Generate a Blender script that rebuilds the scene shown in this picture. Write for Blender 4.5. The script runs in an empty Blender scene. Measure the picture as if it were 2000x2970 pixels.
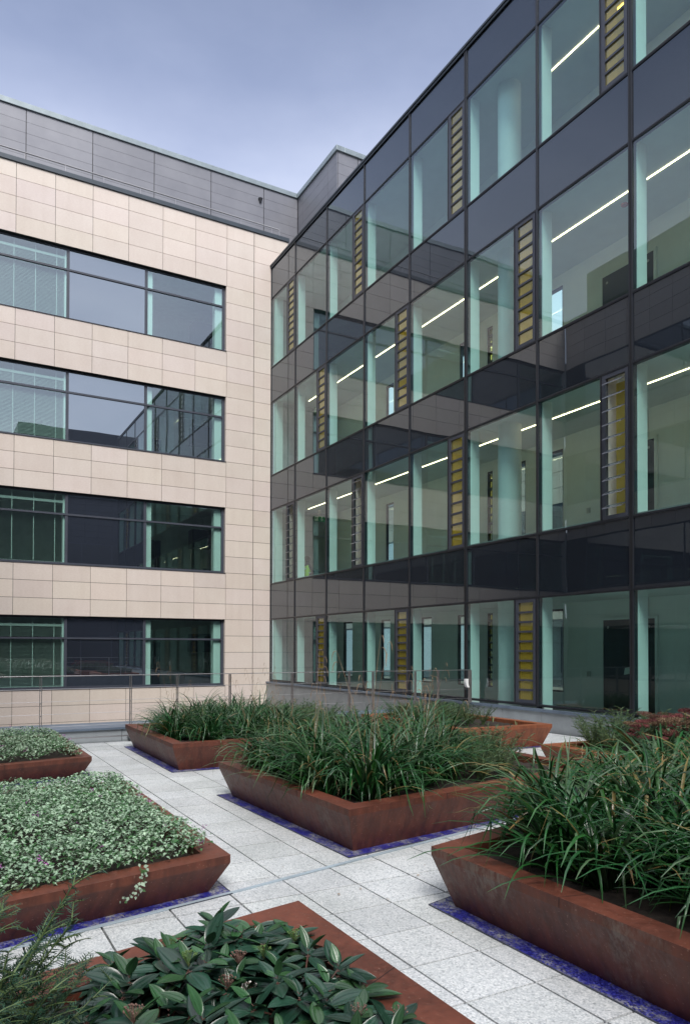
import bpy, math, random
import numpy as np
from mathutils import Vector, Matrix
random.seed(7); RNG = np.random.default_rng(11)
sc = bpy.context.scene
COL = sc.collection
R = math.radians

# ------------------------------------------------------------------ materials
def newmat(name):
    m = bpy.data.materials.new(name); m.use_nodes = True
    nt = m.node_tree; nt.nodes.clear()
    out = nt.nodes.new('ShaderNodeOutputMaterial')
    return m, nt, out
def N(nt, t, **kw):
    n = nt.nodes.new(t)
    for k, v in kw.items(): setattr(n, k, v)
    return n
def L(nt, a, b): nt.links.new(a, b)
def mth(nt, op, a, b=None, clamp=False):
    n = N(nt, 'ShaderNodeMath', operation=op, use_clamp=clamp)
    for i, v in enumerate((a, b)):
        if v is None: continue
        if isinstance(v, (int, float)): n.inputs[i].default_value = v
        else: L(nt, v, n.inputs[i])
    return n.outputs[0]
def noise(nt, scale, detail=3, rough=.5, vec=None, dims='3D', w=None):
    n = N(nt, 'ShaderNodeTexNoise', noise_dimensions=dims)
    n.inputs['Scale'].default_value = scale; n.inputs['Detail'].default_value = detail
    n.inputs['Roughness'].default_value = rough
    if vec is not None: L(nt, vec, n.inputs['Vector'])
    if w is not None: L(nt, w, n.inputs['W'])
    return n.outputs['Fac']
def ramp(nt, fac, stops):
    r = N(nt, 'ShaderNodeValToRGB')
    el = r.color_ramp.elements
    while len(el) < len(stops): el.new(.5)
    for e, (p, c) in zip(el, stops):
        e.position = p; e.color = (*c, 1) if len(c) == 3 else c
    L(nt, fac, r.inputs[0]); return r.outputs[0]
def pos(nt, scale=(1, 1, 1)):
    g = N(nt, 'ShaderNodeNewGeometry'); mp = N(nt, 'ShaderNodeMapping')
    mp.inputs['Scale'].default_value = scale
    L(nt, g.outputs['Position'], mp.inputs['Vector']); return mp.outputs[0]
def mixc(nt, fac, a, b, mode='MIX'):
    n = N(nt, 'ShaderNodeMix', data_type='RGBA', blend_type=mode)
    for sock, v in ((n.inputs[0], fac), (n.inputs[6], a), (n.inputs[7], b)):
        if isinstance(v, (int, float)): sock.default_value = v
        elif isinstance(v, tuple): sock.default_value = (*v, 1)
        else: L(nt, v, sock)
    return n.outputs[2]
def bump(nt, h, strength=.3, dist=.01, normal=None):
    b = N(nt, 'ShaderNodeBump'); b.inputs['Strength'].default_value = strength
    b.inputs['Distance'].default_value = dist; L(nt, h, b.inputs['Height'])
    if normal is not None: L(nt, normal, b.inputs['Normal'])
    return b.outputs[0]
def princ(nt, out, col, rough=.5, metal=0., spec=.5, nrm=None, coat=0.):
    p = N(nt, 'ShaderNodeBsdfPrincipled')
    if isinstance(col, tuple): p.inputs['Base Color'].default_value = (*col, 1)
    else: L(nt, col, p.inputs['Base Color'])
    if isinstance(rough, (int, float)): p.inputs['Roughness'].default_value = rough
    else: L(nt, rough, p.inputs['Roughness'])
    p.inputs['Metallic'].default_value = metal
    p.inputs['Specular IOR Level'].default_value = spec
    p.inputs['Coat Weight'].default_value = coat
    if nrm is not None: L(nt, nrm, p.inputs['Normal'])
    if out is not None: L(nt, p.outputs[0], out.inputs[0])
    return p.outputs[0]
M = {}
def simple(name, col, rough=.5, metal=0., spec=.5, var=.12, nscale=3., bmp=0.):
    m, nt, out = newmat(name)
    p = pos(nt)
    n = noise(nt, nscale, 4, .6, p)
    a = tuple(c*(1-var) for c in col); b = tuple(min(1, c*(1+var)) for c in col)
    c = ramp(nt, n, [(.3, a), (.7, b)])
    nr = bump(nt, noise(nt, nscale*12, 3, .6, p), bmp, .004) if bmp else None
    princ(nt, out, c, rough, metal, spec, nr); M[name] = m; return m
simple('frame_dark', (.022, .025, .032), .42, 0, .5)
simple('frame_grey', (.055, .063, .085), .42)
simple('gasket', (.006, .007, .008), .6)
simple('coping_dark', (.05, .065, .08), .4, .2)
simple('coping_pale', (.26, .31, .33), .4, .3)
simple('strip_blue', (.38, .46, .52), .45, .1)
simple('flashing', (.17, .22, .29), .35, .3)
simple('upstand', (.30, .33, .35), .55)
simple('steel', (.42, .41, .42), .33, .85)
simple('blade_grey', (.16, .17, .19), .3, .6)
simple('white_paint', (.86, .87, .85), .6, var=.03)
simple('ceiling_white', (.70, .71, .69), .7, var=.03)
simple('floor_inner', (.33, .34, .34), .5)
simple('door_dark', (.035, .042, .055), .35)
simple('blind', (.62, .63, .6), .5, var=.04)
simple('room_grey', (.58, .59, .57), .7)
simple('plastic_white', (.85, .86, .86), .35, var=.02)
simple('dark_cladding', (.028, .032, .045), .5)
simple('soil', (.028, .021, .016), .95, var=.5, nscale=25, bmp=.8)
simple('ground_dark', (.12, .12, .12), .9)
simple('skin', (.45, .28, .2), .55, var=.05)
simple('hair', (.03, .02, .015), .6)
simple('cloth_dark', (.03, .035, .05), .8)
simple('hivis', (.45, .75, .08), .6, var=.05)
simple('reflective', (.75, .78, .78), .3, .3)
simple('sign_green', (.0, .22, .09), .4, var=.03)
simple('sign_white', (.85, .9, .87), .4, var=.02)
simple('sensor_red', (.35, .08, .05), .5)
simple('stem_brown', (.10, .045, .035), .6, nscale=30)
simple('stem_green', (.09, .14, .05), .6, nscale=30)
simple('drystalk', (.30, .21, .13), .7, nscale=30, var=.35)
simple('bloom_purple', (.38, .10, .42), .6, nscale=30)
simple('bloom_white', (.8, .78, .72), .6)
simple('bud_green', (.10, .17, .05), .6, nscale=60, var=.4)
simple('bud_brown', (.17, .10, .08), .7, nscale=60, var=.4)

def stone():
    m, nt, out = newmat('stone')
    p = pos(nt)
    a = N(nt, 'ShaderNodeAttribute', attribute_name='tint')
    n1 = noise(nt, 1.3, 5, .6, p); n2 = noise(nt, 14, 4, .65, pos(nt, (1, 1, 2.2)))
    c = ramp(nt, n1, [(.3, (.68, .59, .53)), (.7, (.74, .66, .60))])
    c = mixc(nt, .35, c, ramp(nt, n2, [(.3, (.58, .505, .45)), (.7, (.76, .695, .64))]))
    stx = noise(nt, 1.0, 5, .6, pos(nt, (3.5, 3.5, .28)))
    c = mixc(nt, 1., c, ramp(nt, stx, [(.30, (.965, .96, .955)), (.55, (1, 1, 1))]), 'MULTIPLY')
    c = mixc(nt, 1., c, a.outputs['Color'], 'MULTIPLY')
    princ(nt, out, c, .62, 0, .35, bump(nt, n2, .08, .004)); M['stone'] = m
stone()
def zinc():
    m, nt, out = newmat('zinc')
    a = N(nt, 'ShaderNodeAttribute', attribute_name='tint')
    n = noise(nt, .8, 4, .6, pos(nt))
    c = ramp(nt, n, [(.3, (.185, .19, .215)), (.7, (.235, .24, .265))])
    c = mixc(nt, 1., c, a.outputs['Color'], 'MULTIPLY')
    princ(nt, out, c, .45, .25, .5); M['zinc'] = m
zinc()
def paving():
    m, nt, out = newmat('paving')
    p = pos(nt)
    a = N(nt, 'ShaderNodeAttribute', attribute_name='tint')
    v = N(nt, 'ShaderNodeTexVoronoi'); v.inputs['Scale'].default_value = 95; L(nt, p, v.inputs['Vector'])
    sep = N(nt, 'ShaderNodeSeparateColor'); L(nt, v.outputs['Color'], sep.inputs[0])
    c = ramp(nt, sep.outputs[0], [(0, (.40, .43, .45)), (.12, (.60, .63, .645)), (.55, (.68, .71, .72)), (1, (.81, .825, .83))])
    cr = ramp(nt, v.outputs['Distance'], [(0, (1, 1, 1)), (.45, (.92, .92, .92)), (.75, (.62, .64, .66))])
    c = mixc(nt, .55, c, cr, 'MULTIPLY')
    st = noise(nt, 1.1, 5, .65, p)
    c = mixc(nt, 1., c, ramp(nt, st, [(.30, (.78, .79, .78)), (.60, (1, 1, 1))]), 'MULTIPLY')
    sp = noise(nt, 38, 2, .5, p)
    c = mixc(nt, 1., c, ramp(nt, sp, [(.30, (.72, .73, .72)), (.38, (1, 1, 1))]), 'MULTIPLY')
    c = mixc(nt, 1., c, a.outputs['Color'], 'MULTIPLY')
    princ(nt, out, c, .55, 0, .4, bump(nt, v.outputs['Distance'], .25, .002)); M['paving'] = m
paving()
def blue():
    m, nt, out = newmat('blue_glass')
    p = pos(nt)
    v = N(nt, 'ShaderNodeTexVoronoi'); v.inputs['Scale'].default_value = 120; L(nt, p, v.inputs['Vector'])
    sep = N(nt, 'ShaderNodeSeparateColor'); L(nt, v.outputs['Color'], sep.inputs[0])
    c = ramp(nt, sep.outputs[1], [(0, (.006, .007, .07)), (.6, (.02, .024, .26)), (1, (.07, .08, .45))])
    g = noise(nt, 3.2, 6, .72, pos(nt, (1, 1.6, 1)))
    g2 = noise(nt, 70, 2, .6, p)
    k = mth(nt, 'MULTIPLY', ramp(nt, g, [(.46, (0, 0, 0)), (.60, (1, 1, 1))]), ramp(nt, g2, [(.44, (0, 0, 0)), (.52, (1, 1, 1))]))
    c = mixc(nt, k, c, (.36, .37, .38))
    princ(nt, out, c, .3, 0, .6, bump(nt, sep.outputs[2], .9, .006)); M['blue_glass'] = m
blue()
def corten(name, dark, mid, light):
    m, nt, out = newmat(name)
    p = pos(nt)
    n1 = noise(nt, 2.2, 6, .68, p); n2 = noise(nt, 22, 5, .7, p)
    st = noise(nt, 5, 4, .6, pos(nt, (2.5, 2.5, .35)))
    c = ramp(nt, n1, [(.28, dark), (.5, mid), (.75, light)])
    c = mixc(nt, .30, c, ramp(nt, n2, [(.35, dark), (.68, light)]))
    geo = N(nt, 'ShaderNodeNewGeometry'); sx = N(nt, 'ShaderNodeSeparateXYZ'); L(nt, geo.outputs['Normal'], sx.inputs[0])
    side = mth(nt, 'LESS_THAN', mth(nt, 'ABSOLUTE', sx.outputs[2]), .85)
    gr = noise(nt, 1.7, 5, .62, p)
    c = mixc(nt, mth(nt, 'MULTIPLY', side, .72), c, ramp(nt, st, [(.3, tuple(x*.55 for x in dark)), (.7, mid)]))  # sides darkened in the colour for shade below the overhanging rim, plus rust streaks
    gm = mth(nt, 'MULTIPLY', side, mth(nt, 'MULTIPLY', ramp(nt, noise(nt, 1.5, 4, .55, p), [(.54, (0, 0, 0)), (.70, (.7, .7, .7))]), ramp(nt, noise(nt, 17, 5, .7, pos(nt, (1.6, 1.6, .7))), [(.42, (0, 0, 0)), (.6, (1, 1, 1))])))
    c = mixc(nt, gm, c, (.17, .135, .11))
    fl = noise(nt, 60, 2, .5, p)
    c = mixc(nt, mth(nt, 'MULTIPLY', ramp(nt, fl, [(.66, (0, 0, 0)), (.72, (1, 1, 1))]), .35), c, (.33, .2, .15))
    rg = ramp(nt, n2, [(.3, (.42, .42, .42)), (.7, (.65, .65, .65))])
    princ(nt, out, c, rg, 0, .45, bump(nt, n2, .25, .003)); M[name] = m
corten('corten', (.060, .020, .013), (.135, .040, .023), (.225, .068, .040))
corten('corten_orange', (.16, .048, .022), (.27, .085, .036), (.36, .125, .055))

def glass(name, tint, base=None, r0=.12, wave=.35, rough=0.0, gloss=(.84, .93, 1.0), frit=None):
    m, nt, out = newmat(name)
    g = N(nt, 'ShaderNodeNewGeometry')
    d = N(nt, 'ShaderNodeVectorMath', operation='DOT_PRODUCT')
    L(nt, g.outputs['Incoming'], d.inputs[0]); L(nt, g.outputs['Normal'], d.inputs[1])
    c = mth(nt, 'ABSOLUTE', d.outputs['Value'])
    k = mth(nt, 'POWER', mth(nt, 'SUBTRACT', 1., c, True), 4.2)
    fac = mth(nt, 'ADD', mth(nt, 'MULTIPLY', k, 1-r0), r0, True)
    oi = N(nt, 'ShaderNodeObjectInfo')
    w = mth(nt, 'MULTIPLY', oi.outputs['Random'], 40.)
    nz = noise(nt, .42, 1.5, .4, g.outputs['Position'], '4D', w)
    nb = bump(nt, nz, wave, .012)
    gl = N(nt, 'ShaderNodeBsdfGlossy'); gl.inputs['Roughness'].default_value = rough
    gl.inputs['Color'].default_value = (*gloss, 1); L(nt, nb, gl.inputs['Normal'])
    if base is None:
        tr = N(nt, 'ShaderNodeBsdfTransparent'); tr.inputs['Color'].default_value = (*tint, 1); b = tr.outputs[0]
        if frit:
            df = N(nt, 'ShaderNodeBsdfDiffuse'); df.inputs[0].default_value = (*frit, 1); mf = N(nt, 'ShaderNodeMixShader')
            mf.inputs[0].default_value = .32; L(nt, b, mf.inputs[1]); L(nt, df.outputs[0], mf.inputs[2]); b = mf.outputs[0]
    else:
        b = princ(nt, None, base, .4, 0, .1)
    mx = N(nt, 'ShaderNodeMixShader'); L(nt, fac, mx.inputs[0]); L(nt, b, mx.inputs[1]); L(nt, gl.outputs[0], mx.inputs[2])
    L(nt, mx.outputs[0], out.inputs[0]); M[name] = m
glass('glass', (.70, .97, .925), r0=.12, wave=.55)
glass('glass_office', (.70, .93, .88), r0=.24)
glass('glass_yellow', (.97, .82, .17), r0=.13, wave=.2, frit=(.62, .50, .07))
glass('glass_clear', (.86, .93, .9), r0=.09, wave=.1)
glass('spandrel', None, (.013, .018, .026), r0=.10, wave=.55)
glass('spandrel_office', None, (.022, .028, .042), r0=.36, wave=.22)
def emis(name, col, s):
    m, nt, out = newmat(name); e = N(nt, 'ShaderNodeEmission')
    e.inputs[0].default_value = (*col, 1); e.inputs[1].default_value = s
    L(nt, e.outputs[0], out.inputs[0]); M[name] = m
emis('lamp', (1., .72, .42), 4.0)

def leafmat(name, rough=.4, spec=.5, trans=.15, coat=0.):
    m, nt, out = newmat(name)
    a = N(nt, 'ShaderNodeAttribute', attribute_name='tint')
    n = noise(nt, 9, 2, .5, pos(nt))
    c = mixc(nt, 1., a.outputs['Color'], ramp(nt, n, [(.3, (.75, .8, .75)), (.7, (1.2, 1.15, 1.1))]), 'MULTIPLY')
    p = princ(nt, None, c, rough, 0, spec, coat=coat)
    t = N(nt, 'ShaderNodeBsdfTranslucent'); L(nt, c, t.inputs[0])
    mx = N(nt, 'ShaderNodeMixShader'); mx.inputs[0].default_value = trans
    L(nt, p, mx.inputs[1]); L(nt, t.outputs[0], mx.inputs[2]); L(nt, mx.outputs[0], out.inputs[0]); M[name] = m
leafmat('leaf_sedge', .29, .6, .14)
leafmat('leaf_soft', .6, .35, .2)
leafmat('leaf_gloss', .33, .55, .06, .15)
leafmat('leaf_yew', .45, .4, .08)
leafmat('sedum_head', .85, .2, .0)

# ------------------------------------------------------------------ mesh tools
ORG = {}
def empty(name, loc=(0, 0, 0), rz=0.):
    o = bpy.data.objects.new(name, None); COL.objects.link(o); o.location = loc; o.rotation_euler.z = rz
    o.empty_display_size = .2; ORG[o] = Vector(loc); return o
def tag(o, label=None, cat=None, group=None, kind=None):
    if label: o['label'] = label
    if cat: o['category'] = cat
    if group: o['group'] = group
    if kind: o['kind'] = kind
    return o
class MB:
    def __init__(s): s.v = []; s.f = []; s.c = []; s.t = (1, 1, 1)
    def add(s, vs, fs):
        b = len(s.v); s.v += [tuple(q) for q in vs]; s.f += [tuple(b+i for i in f) for f in fs]; s.c += [s.t]*len(vs)
        return s
    def box(s, x0, x1, y0, y1, z0, z1):
        s.add([(x0, y0, z0), (x1, y0, z0), (x1, y1, z0), (x0, y1, z0), (x0, y0, z1), (x1, y0, z1), (x1, y1, z1), (x0, y1, z1)],
              [(0, 3, 2, 1), (4, 5, 6, 7), (0, 1, 5, 4), (1, 2, 6, 5), (2, 3, 7, 6), (3, 0, 4, 7)]); return s
    def loft(s, rings, cap=True):
        n = len(rings[0]); vs = [p for r in rings for p in r]; fs = []
        for k in range(len(rings)-1):
            for i in range(n):
                j = (i+1) % n; fs.append((k*n+i, k*n+j, (k+1)*n+j, (k+1)*n+i))
        if cap: fs.append(tuple(range(n-1, -1, -1))); fs.append(tuple((len(rings)-1)*n+i for i in range(n)))
        return s.add(vs, fs)
    def tube(s, pts, rad, n=6):
        rings = []
        P = [Vector(p) for p in pts]
        for i, p in enumerate(P):
            d = (P[min(i+1, len(P)-1)]-P[max(i-1, 0)]).normalized()
            u = d.cross(Vector((0, 0, 1)) if abs(d.z) < .9 else Vector((1, 0, 0))).normalized(); w = d.cross(u)
            r = rad[i] if isinstance(rad, (list, tuple)) else rad
            rings.append([p+u*(r*math.cos(2*math.pi*k/n))+w*(r*math.sin(2*math.pi*k/n)) for k in range(n)])
        return s.loft(rings)
    def build(s, name, mat, parent=None, bevel=0., smooth=False):
        me = bpy.data.meshes.new(name)
        o0 = ORG[parent] if parent is not None else Vector((0, 0, 0))
        me.from_pydata([(a-o0.x, b-o0.y, c-o0.z) for a, b, c in s.v], [], s.f)
        at = me.color_attributes.new('tint', 'FLOAT_COLOR', 'POINT')
        at.data.foreach_set('color', [x for c in s.c for x in (*c, 1.)])
        if smooth: me.polygons.foreach_set('use_smooth', [True]*len(me.polygons))
        me.materials.append(M[mat]); me.update()
        o = bpy.data.objects.new(name, me); COL.objects.link(o); ORG[o] = o0
        if parent is not None: o.parent = parent
        if bevel:
            b = o.modifiers.new('bevel', 'BEVEL'); b.width = bevel; b.segments = 2; b.limit_method = 'ANGLE'
        return o
def npmesh(name, V, F, C, mat, smooth=False):
    """fast mesh of quads from numpy arrays"""
    me = bpy.data.meshes.new(name); V = np.asarray(V, np.float32); F = np.asarray(F, np.int32)
    me.vertices.add(len(V)); me.vertices.foreach_set('co', V.ravel())
    me.loops.add(F.size); me.loops.foreach_set('vertex_index', F.ravel())
    me.polygons.add(len(F)); me.polygons.foreach_set('loop_start', np.arange(0, F.size, F.shape[1], dtype=np.int32))
    me.polygons.foreach_set('loop_total', np.full(len(F), F.shape[1], np.int32))
    if smooth: me.polygons.foreach_set('use_smooth', np.ones(len(F), bool))
    at = me.color_attributes.new('tint', 'FLOAT_COLOR', 'POINT')
    at.data.foreach_set('color', np.concatenate([np.asarray(C, np.float32), np.ones((len(V), 1), np.float32)], 1).ravel())
    me.materials.append(M[mat]); me.update(calc_edges=True); me.validate(); return me
def link(name, me, parent=None, loc=(0, 0, 0)):
    o = bpy.data.objects.new(name, me); COL.objects.link(o)
    if parent is not None: o.parent = parent
    else: o.location = loc
    return o
def copy_tree(o, parent=None):
    c = o.copy(); COL.objects.link(c)
    if parent is not None: c.parent = parent
    for ch in list(o.children): copy_tree(ch, c)
    return c

# ------------------------------------------------------------------ levels and grids
TZ = [0.51, 2.80, 4.126, 6.937, 8.237, 11.036, 12.355, 15.009, 16.22]
MX = [0.0] + [2.152+2.4*k for k in range(11)]      # mullions of the glass wing
XEND = MX[-1]
LY0, LW = -8.922, 1.1903                             # stone joints

# ------------------------------------------------------------------ setting
def deck():
    b = MB()
    xs = [22.0+.449*k for k in range(-23, 22)]; ys = [-8.863+.446*k for k in range(-15, 20)]
    xs = [x for x in xs if x > 12.02]; ys = [y for y in ys if -15.2 < y < -.25]
    xs = [12.0]+xs+[xs[-1]+.45]; ys = [-15.33]+ys+[-.24]
    for i in range(len(xs)-1):
        for j in range(len(ys)-1):
            t = random.uniform(.90, 1.04); b.t = (t, t*random.uniform(.995, 1.005), t*random.uniform(.99, 1.01))
            dz = random.uniform(-.0015, .0015); g = .0065
            b.box(xs[i]+g, xs[i+1]-g, ys[j]+g, ys[j+1]-g, -.05, dz)
    o = b.build('roof_deck', 'paving'); tag(o, kind='structure')
    b = MB(); b.box(12.0, xs[-1], -15.34, -.235, -.5, -.02)
    o = b.build('deck_base', 'gasket'); tag(o, kind='structure')
    b = MB(); b.box(-150, 250, -200, 200, -5.0, -4.4)
    o = b.build('ground', 'ground_dark'); tag(o, kind='structure')
deck()

# ------------------------------------------------------------------ planters
def poly_inset(P, d):
    n = len(P); out = []
    for i in range(n):
        p0, p1, p2 = Vector(P[i-1]), Vector(P[i]), Vector(P[(i+1) % n])
        e1 = (p1-p0).normalized(); e2 = (p2-p1).normalized()
        n1 = Vector((-e1.y, e1.x)); n2 = Vector((-e2.y, e2.x))
        k = d/(1+n1.dot(n2)); out.append(p1+(n1+n2)*k)
    return out
PL = {}
def planter(key, P, H, label, mat='corten', ins=.125, rim=.17, blue=True, fr=.055, seams=True):
    P = [Vector(p) for p in P]                       # counter-clockwise
    c = sum(P, Vector((0, 0)))/len(P)
    root = empty('planter', (c.x, c.y, 0)); tag(root, label, 'planter', 'weathered steel planters on the roof terrace')
    base = poly_inset(P, ins); top2 = poly_inset(P, rim); inn = poly_inset(P, rim+.006)
    r = lambda Q, z: [(q.x, q.y, z) for q in Q]
    b = MB(); b.loft([r(base, .003), r(P, H-fr), r(P, H)], cap=False)
    n = len(P)
    b.add(r(P, H)+r(top2, H), [(i, (i+1) % n, n+(i+1) % n, n+i) for i in range(n)])
    b.add(r(top2, H)+r(top2, H-.22), [(i, (i+1) % n, n+(i+1) % n, n+i) for i in range(n)])
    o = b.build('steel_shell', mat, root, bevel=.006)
    for k in range(n):
        a0, a1, b0, b1 = P[k], P[(k+1) % n], top2[k], top2[(k+1) % n]; ln = (a1-a0).length; d = (a1-a0)/ln
        for q in ([.32, .68] if ln > 2.6 else [.5]):
            o_, i_ = a0.lerp(a1, q), b0.lerp(b1, q); w = d*.0022; nrm = (o_-i_).normalized()*.0012
            sm = MB(); sm.add([(o_.x-w.x+nrm.x, o_.y-w.y+nrm.y, H+.0012), (o_.x+w.x+nrm.x, o_.y+w.y+nrm.y, H+.0012), (i_.x+w.x, i_.y+w.y, H+.0012), (i_.x-w.x, i_.y-w.y, H+.0012),
                    (o_.x-w.x+nrm.x, o_.y-w.y+nrm.y, H-fr), (o_.x+w.x+nrm.x, o_.y+w.y+nrm.y, H-fr)], [(0, 1, 2, 3), (4, 5, 1, 0)])
            sm.build('weld_seam', 'gasket', root)
    # soil
    xs = [q.x for q in inn]; ys = [q.y for q in inn]; n1 = 34
    V = []; Cc = []
    q = [Vector((a.x, a.y)) for a in inn]
    for i in range(n1+1):
        for j in range(n1+1):
            u, v = i/n1, j/n1
            p = (q[0]*(1-u)+q[1]*u)*(1-v)+(q[3]*(1-u)+q[2]*u)*v
            h = H-.07+.018*math.sin(p.x*9+p.y*5)*math.cos(p.y*11)+random.uniform(-.012, .012)
            V.append((p.x-c.x, p.y-c.y, h)); Cc.append((1, 1, 1))
    F = [(i*(n1+1)+j, (i+1)*(n1+1)+j, (i+1)*(n1+1)+j+1, i*(n1+1)+j+1) for i in range(n1) for j in range(n1)]
    me = npmesh('soil', V, F, Cc, 'soil', True); link('soil', me, root)
    if blue:
        Q = poly_inset(P, -.005)
        m = 26; V = []; Cc = []
        bb = MB(); oz = .0045
        # flat ring of chips, a little uneven
        inner = poly_inset(P, ins+.03)
        for k in range(n):
            a0, a1, c0, c1 = Q[k], Q[(k+1) % n], inner[k], inner[(k+1) % n]
            st = max(2, int((a1-a0).length/.05))
            for s_ in range(st):
                for w_ in range(5):
                    def pt(s1, w1):
                        a = a0.lerp(a1, s1/st); d = c0.lerp(c1, s1/st); e = a.lerp(d, w1/5)
                        rr = random.Random(int(e.x*997)*31+int(e.y*991)); return (e.x, e.y, oz+rr.uniform(0, .004))
                    bb.add([pt(s_, w_), pt(s_+1, w_), pt(s_+1, w_+1), pt(s_, w_+1)], [(0, 1, 2, 3)])
        o = bb.build('blue_glass_chips', 'blue_glass'); tag(o, 'bed of crushed blue glass chips around '+label.split(' planter')[0]+' planter', 'glass chips', kind='stuff')
        e = MB(); Q2 = poly_inset(P, -.012)
        e.add(r(Q, .001)+r(Q, .008)+r(Q2, .008)+r(Q2, .001),
              [f for i in range(n) for f in ((i, (i+1) % n, n+(i+1) % n, n+i), (n+i, n+(i+1) % n, 2*n+(i+1) % n, 2*n+i), (2*n+i, 2*n+(i+1) % n, 3*n+(i+1) % n, 3*n+i))])
        e.build('edging_strip', 'frame_grey', root)
    PL[key] = (root, P, H, inn); return root
planter('mid', [(17.57, -8.23), (20.50, -8.15), (19.90, -4.62), (17.57, -4.62)], .39, 'large rust brown planter in the centre of the terrace full of arching sedge')
planter('back', [(12.82, -8.23), (15.79, -8.25), (15.79, -4.62), (12.82, -4.62)], .39, 'rust brown planter nearest the pale stone wall, sedge spilling at its right')
planter('right', [(21.72, -8.22), (25.3, -8.22), (25.3, -4.62), (20.80, -4.62)], .39, 'rust brown planter at the right edge of the photo with long sedge blades')
planter('fb', [(13.0, -3.64), (16.2, -3.64), (16.24, -1.67), (13.0, -1.67)], .39, 'bright orange rusty planter before the glass wall with yews and bare soil', 'corten_orange')
planter('rr', [(18.17, -3.81), (22.4, -3.72), (22.4, -1.7), (18.2, -1.7)], .39, 'orange rusty planter under the glass wall planted with yew and red sedum', 'corten_orange')
planter('ln', [(17.6, -12.6), (21.55, -12.6), (20.87, -9.30), (17.6, -9.30)], .27, 'low dark rust planter on the left carpeted with silver leaved ground cover')
planter('fl', [(12.72, -12.6), (16.35, -12.6), (15.63, -9.28), (12.72, -9.28)], .27, 'low rust planter far left by the railing with sparse silver ground cover')
planter('fp', [(22.62, -12.6), (25.05, -12.6), (25.05, -9.29), (21.93, -9.29)], .27, 'rust red planter in the foreground with big leaved glossy shrubs', blue=False, rim=.24)

def channel():
    b = MB(); P = [(21.52, -12.6), (20.80, -9.22), (20.53, -8.08), (20.22, -6.7), (19.9, -5.3), (19.6, -4.2)]
    for (x0, y0), (x1, y1) in zip(P, P[1:]):
        b.add([(x0+.03, y0, .002), (x0+.062, y0, .002), (x1+.062, y1, .002), (x1+.03, y1, .002),
               (x0+.03, y0, .010), (x0+.062, y0, .010), (x1+.062, y1, .010), (x1+.03, y1, .010)],
              [(4, 5, 6, 7), (0, 4, 7, 3), (1, 2, 6, 5), (0, 1, 5, 4), (3, 7, 6, 2)])
    o = b.build('drain_channel', 'strip_blue'); tag(o, 'narrow pale blue metal strip slanting across the paving', 'drain channel')
channel()

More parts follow.
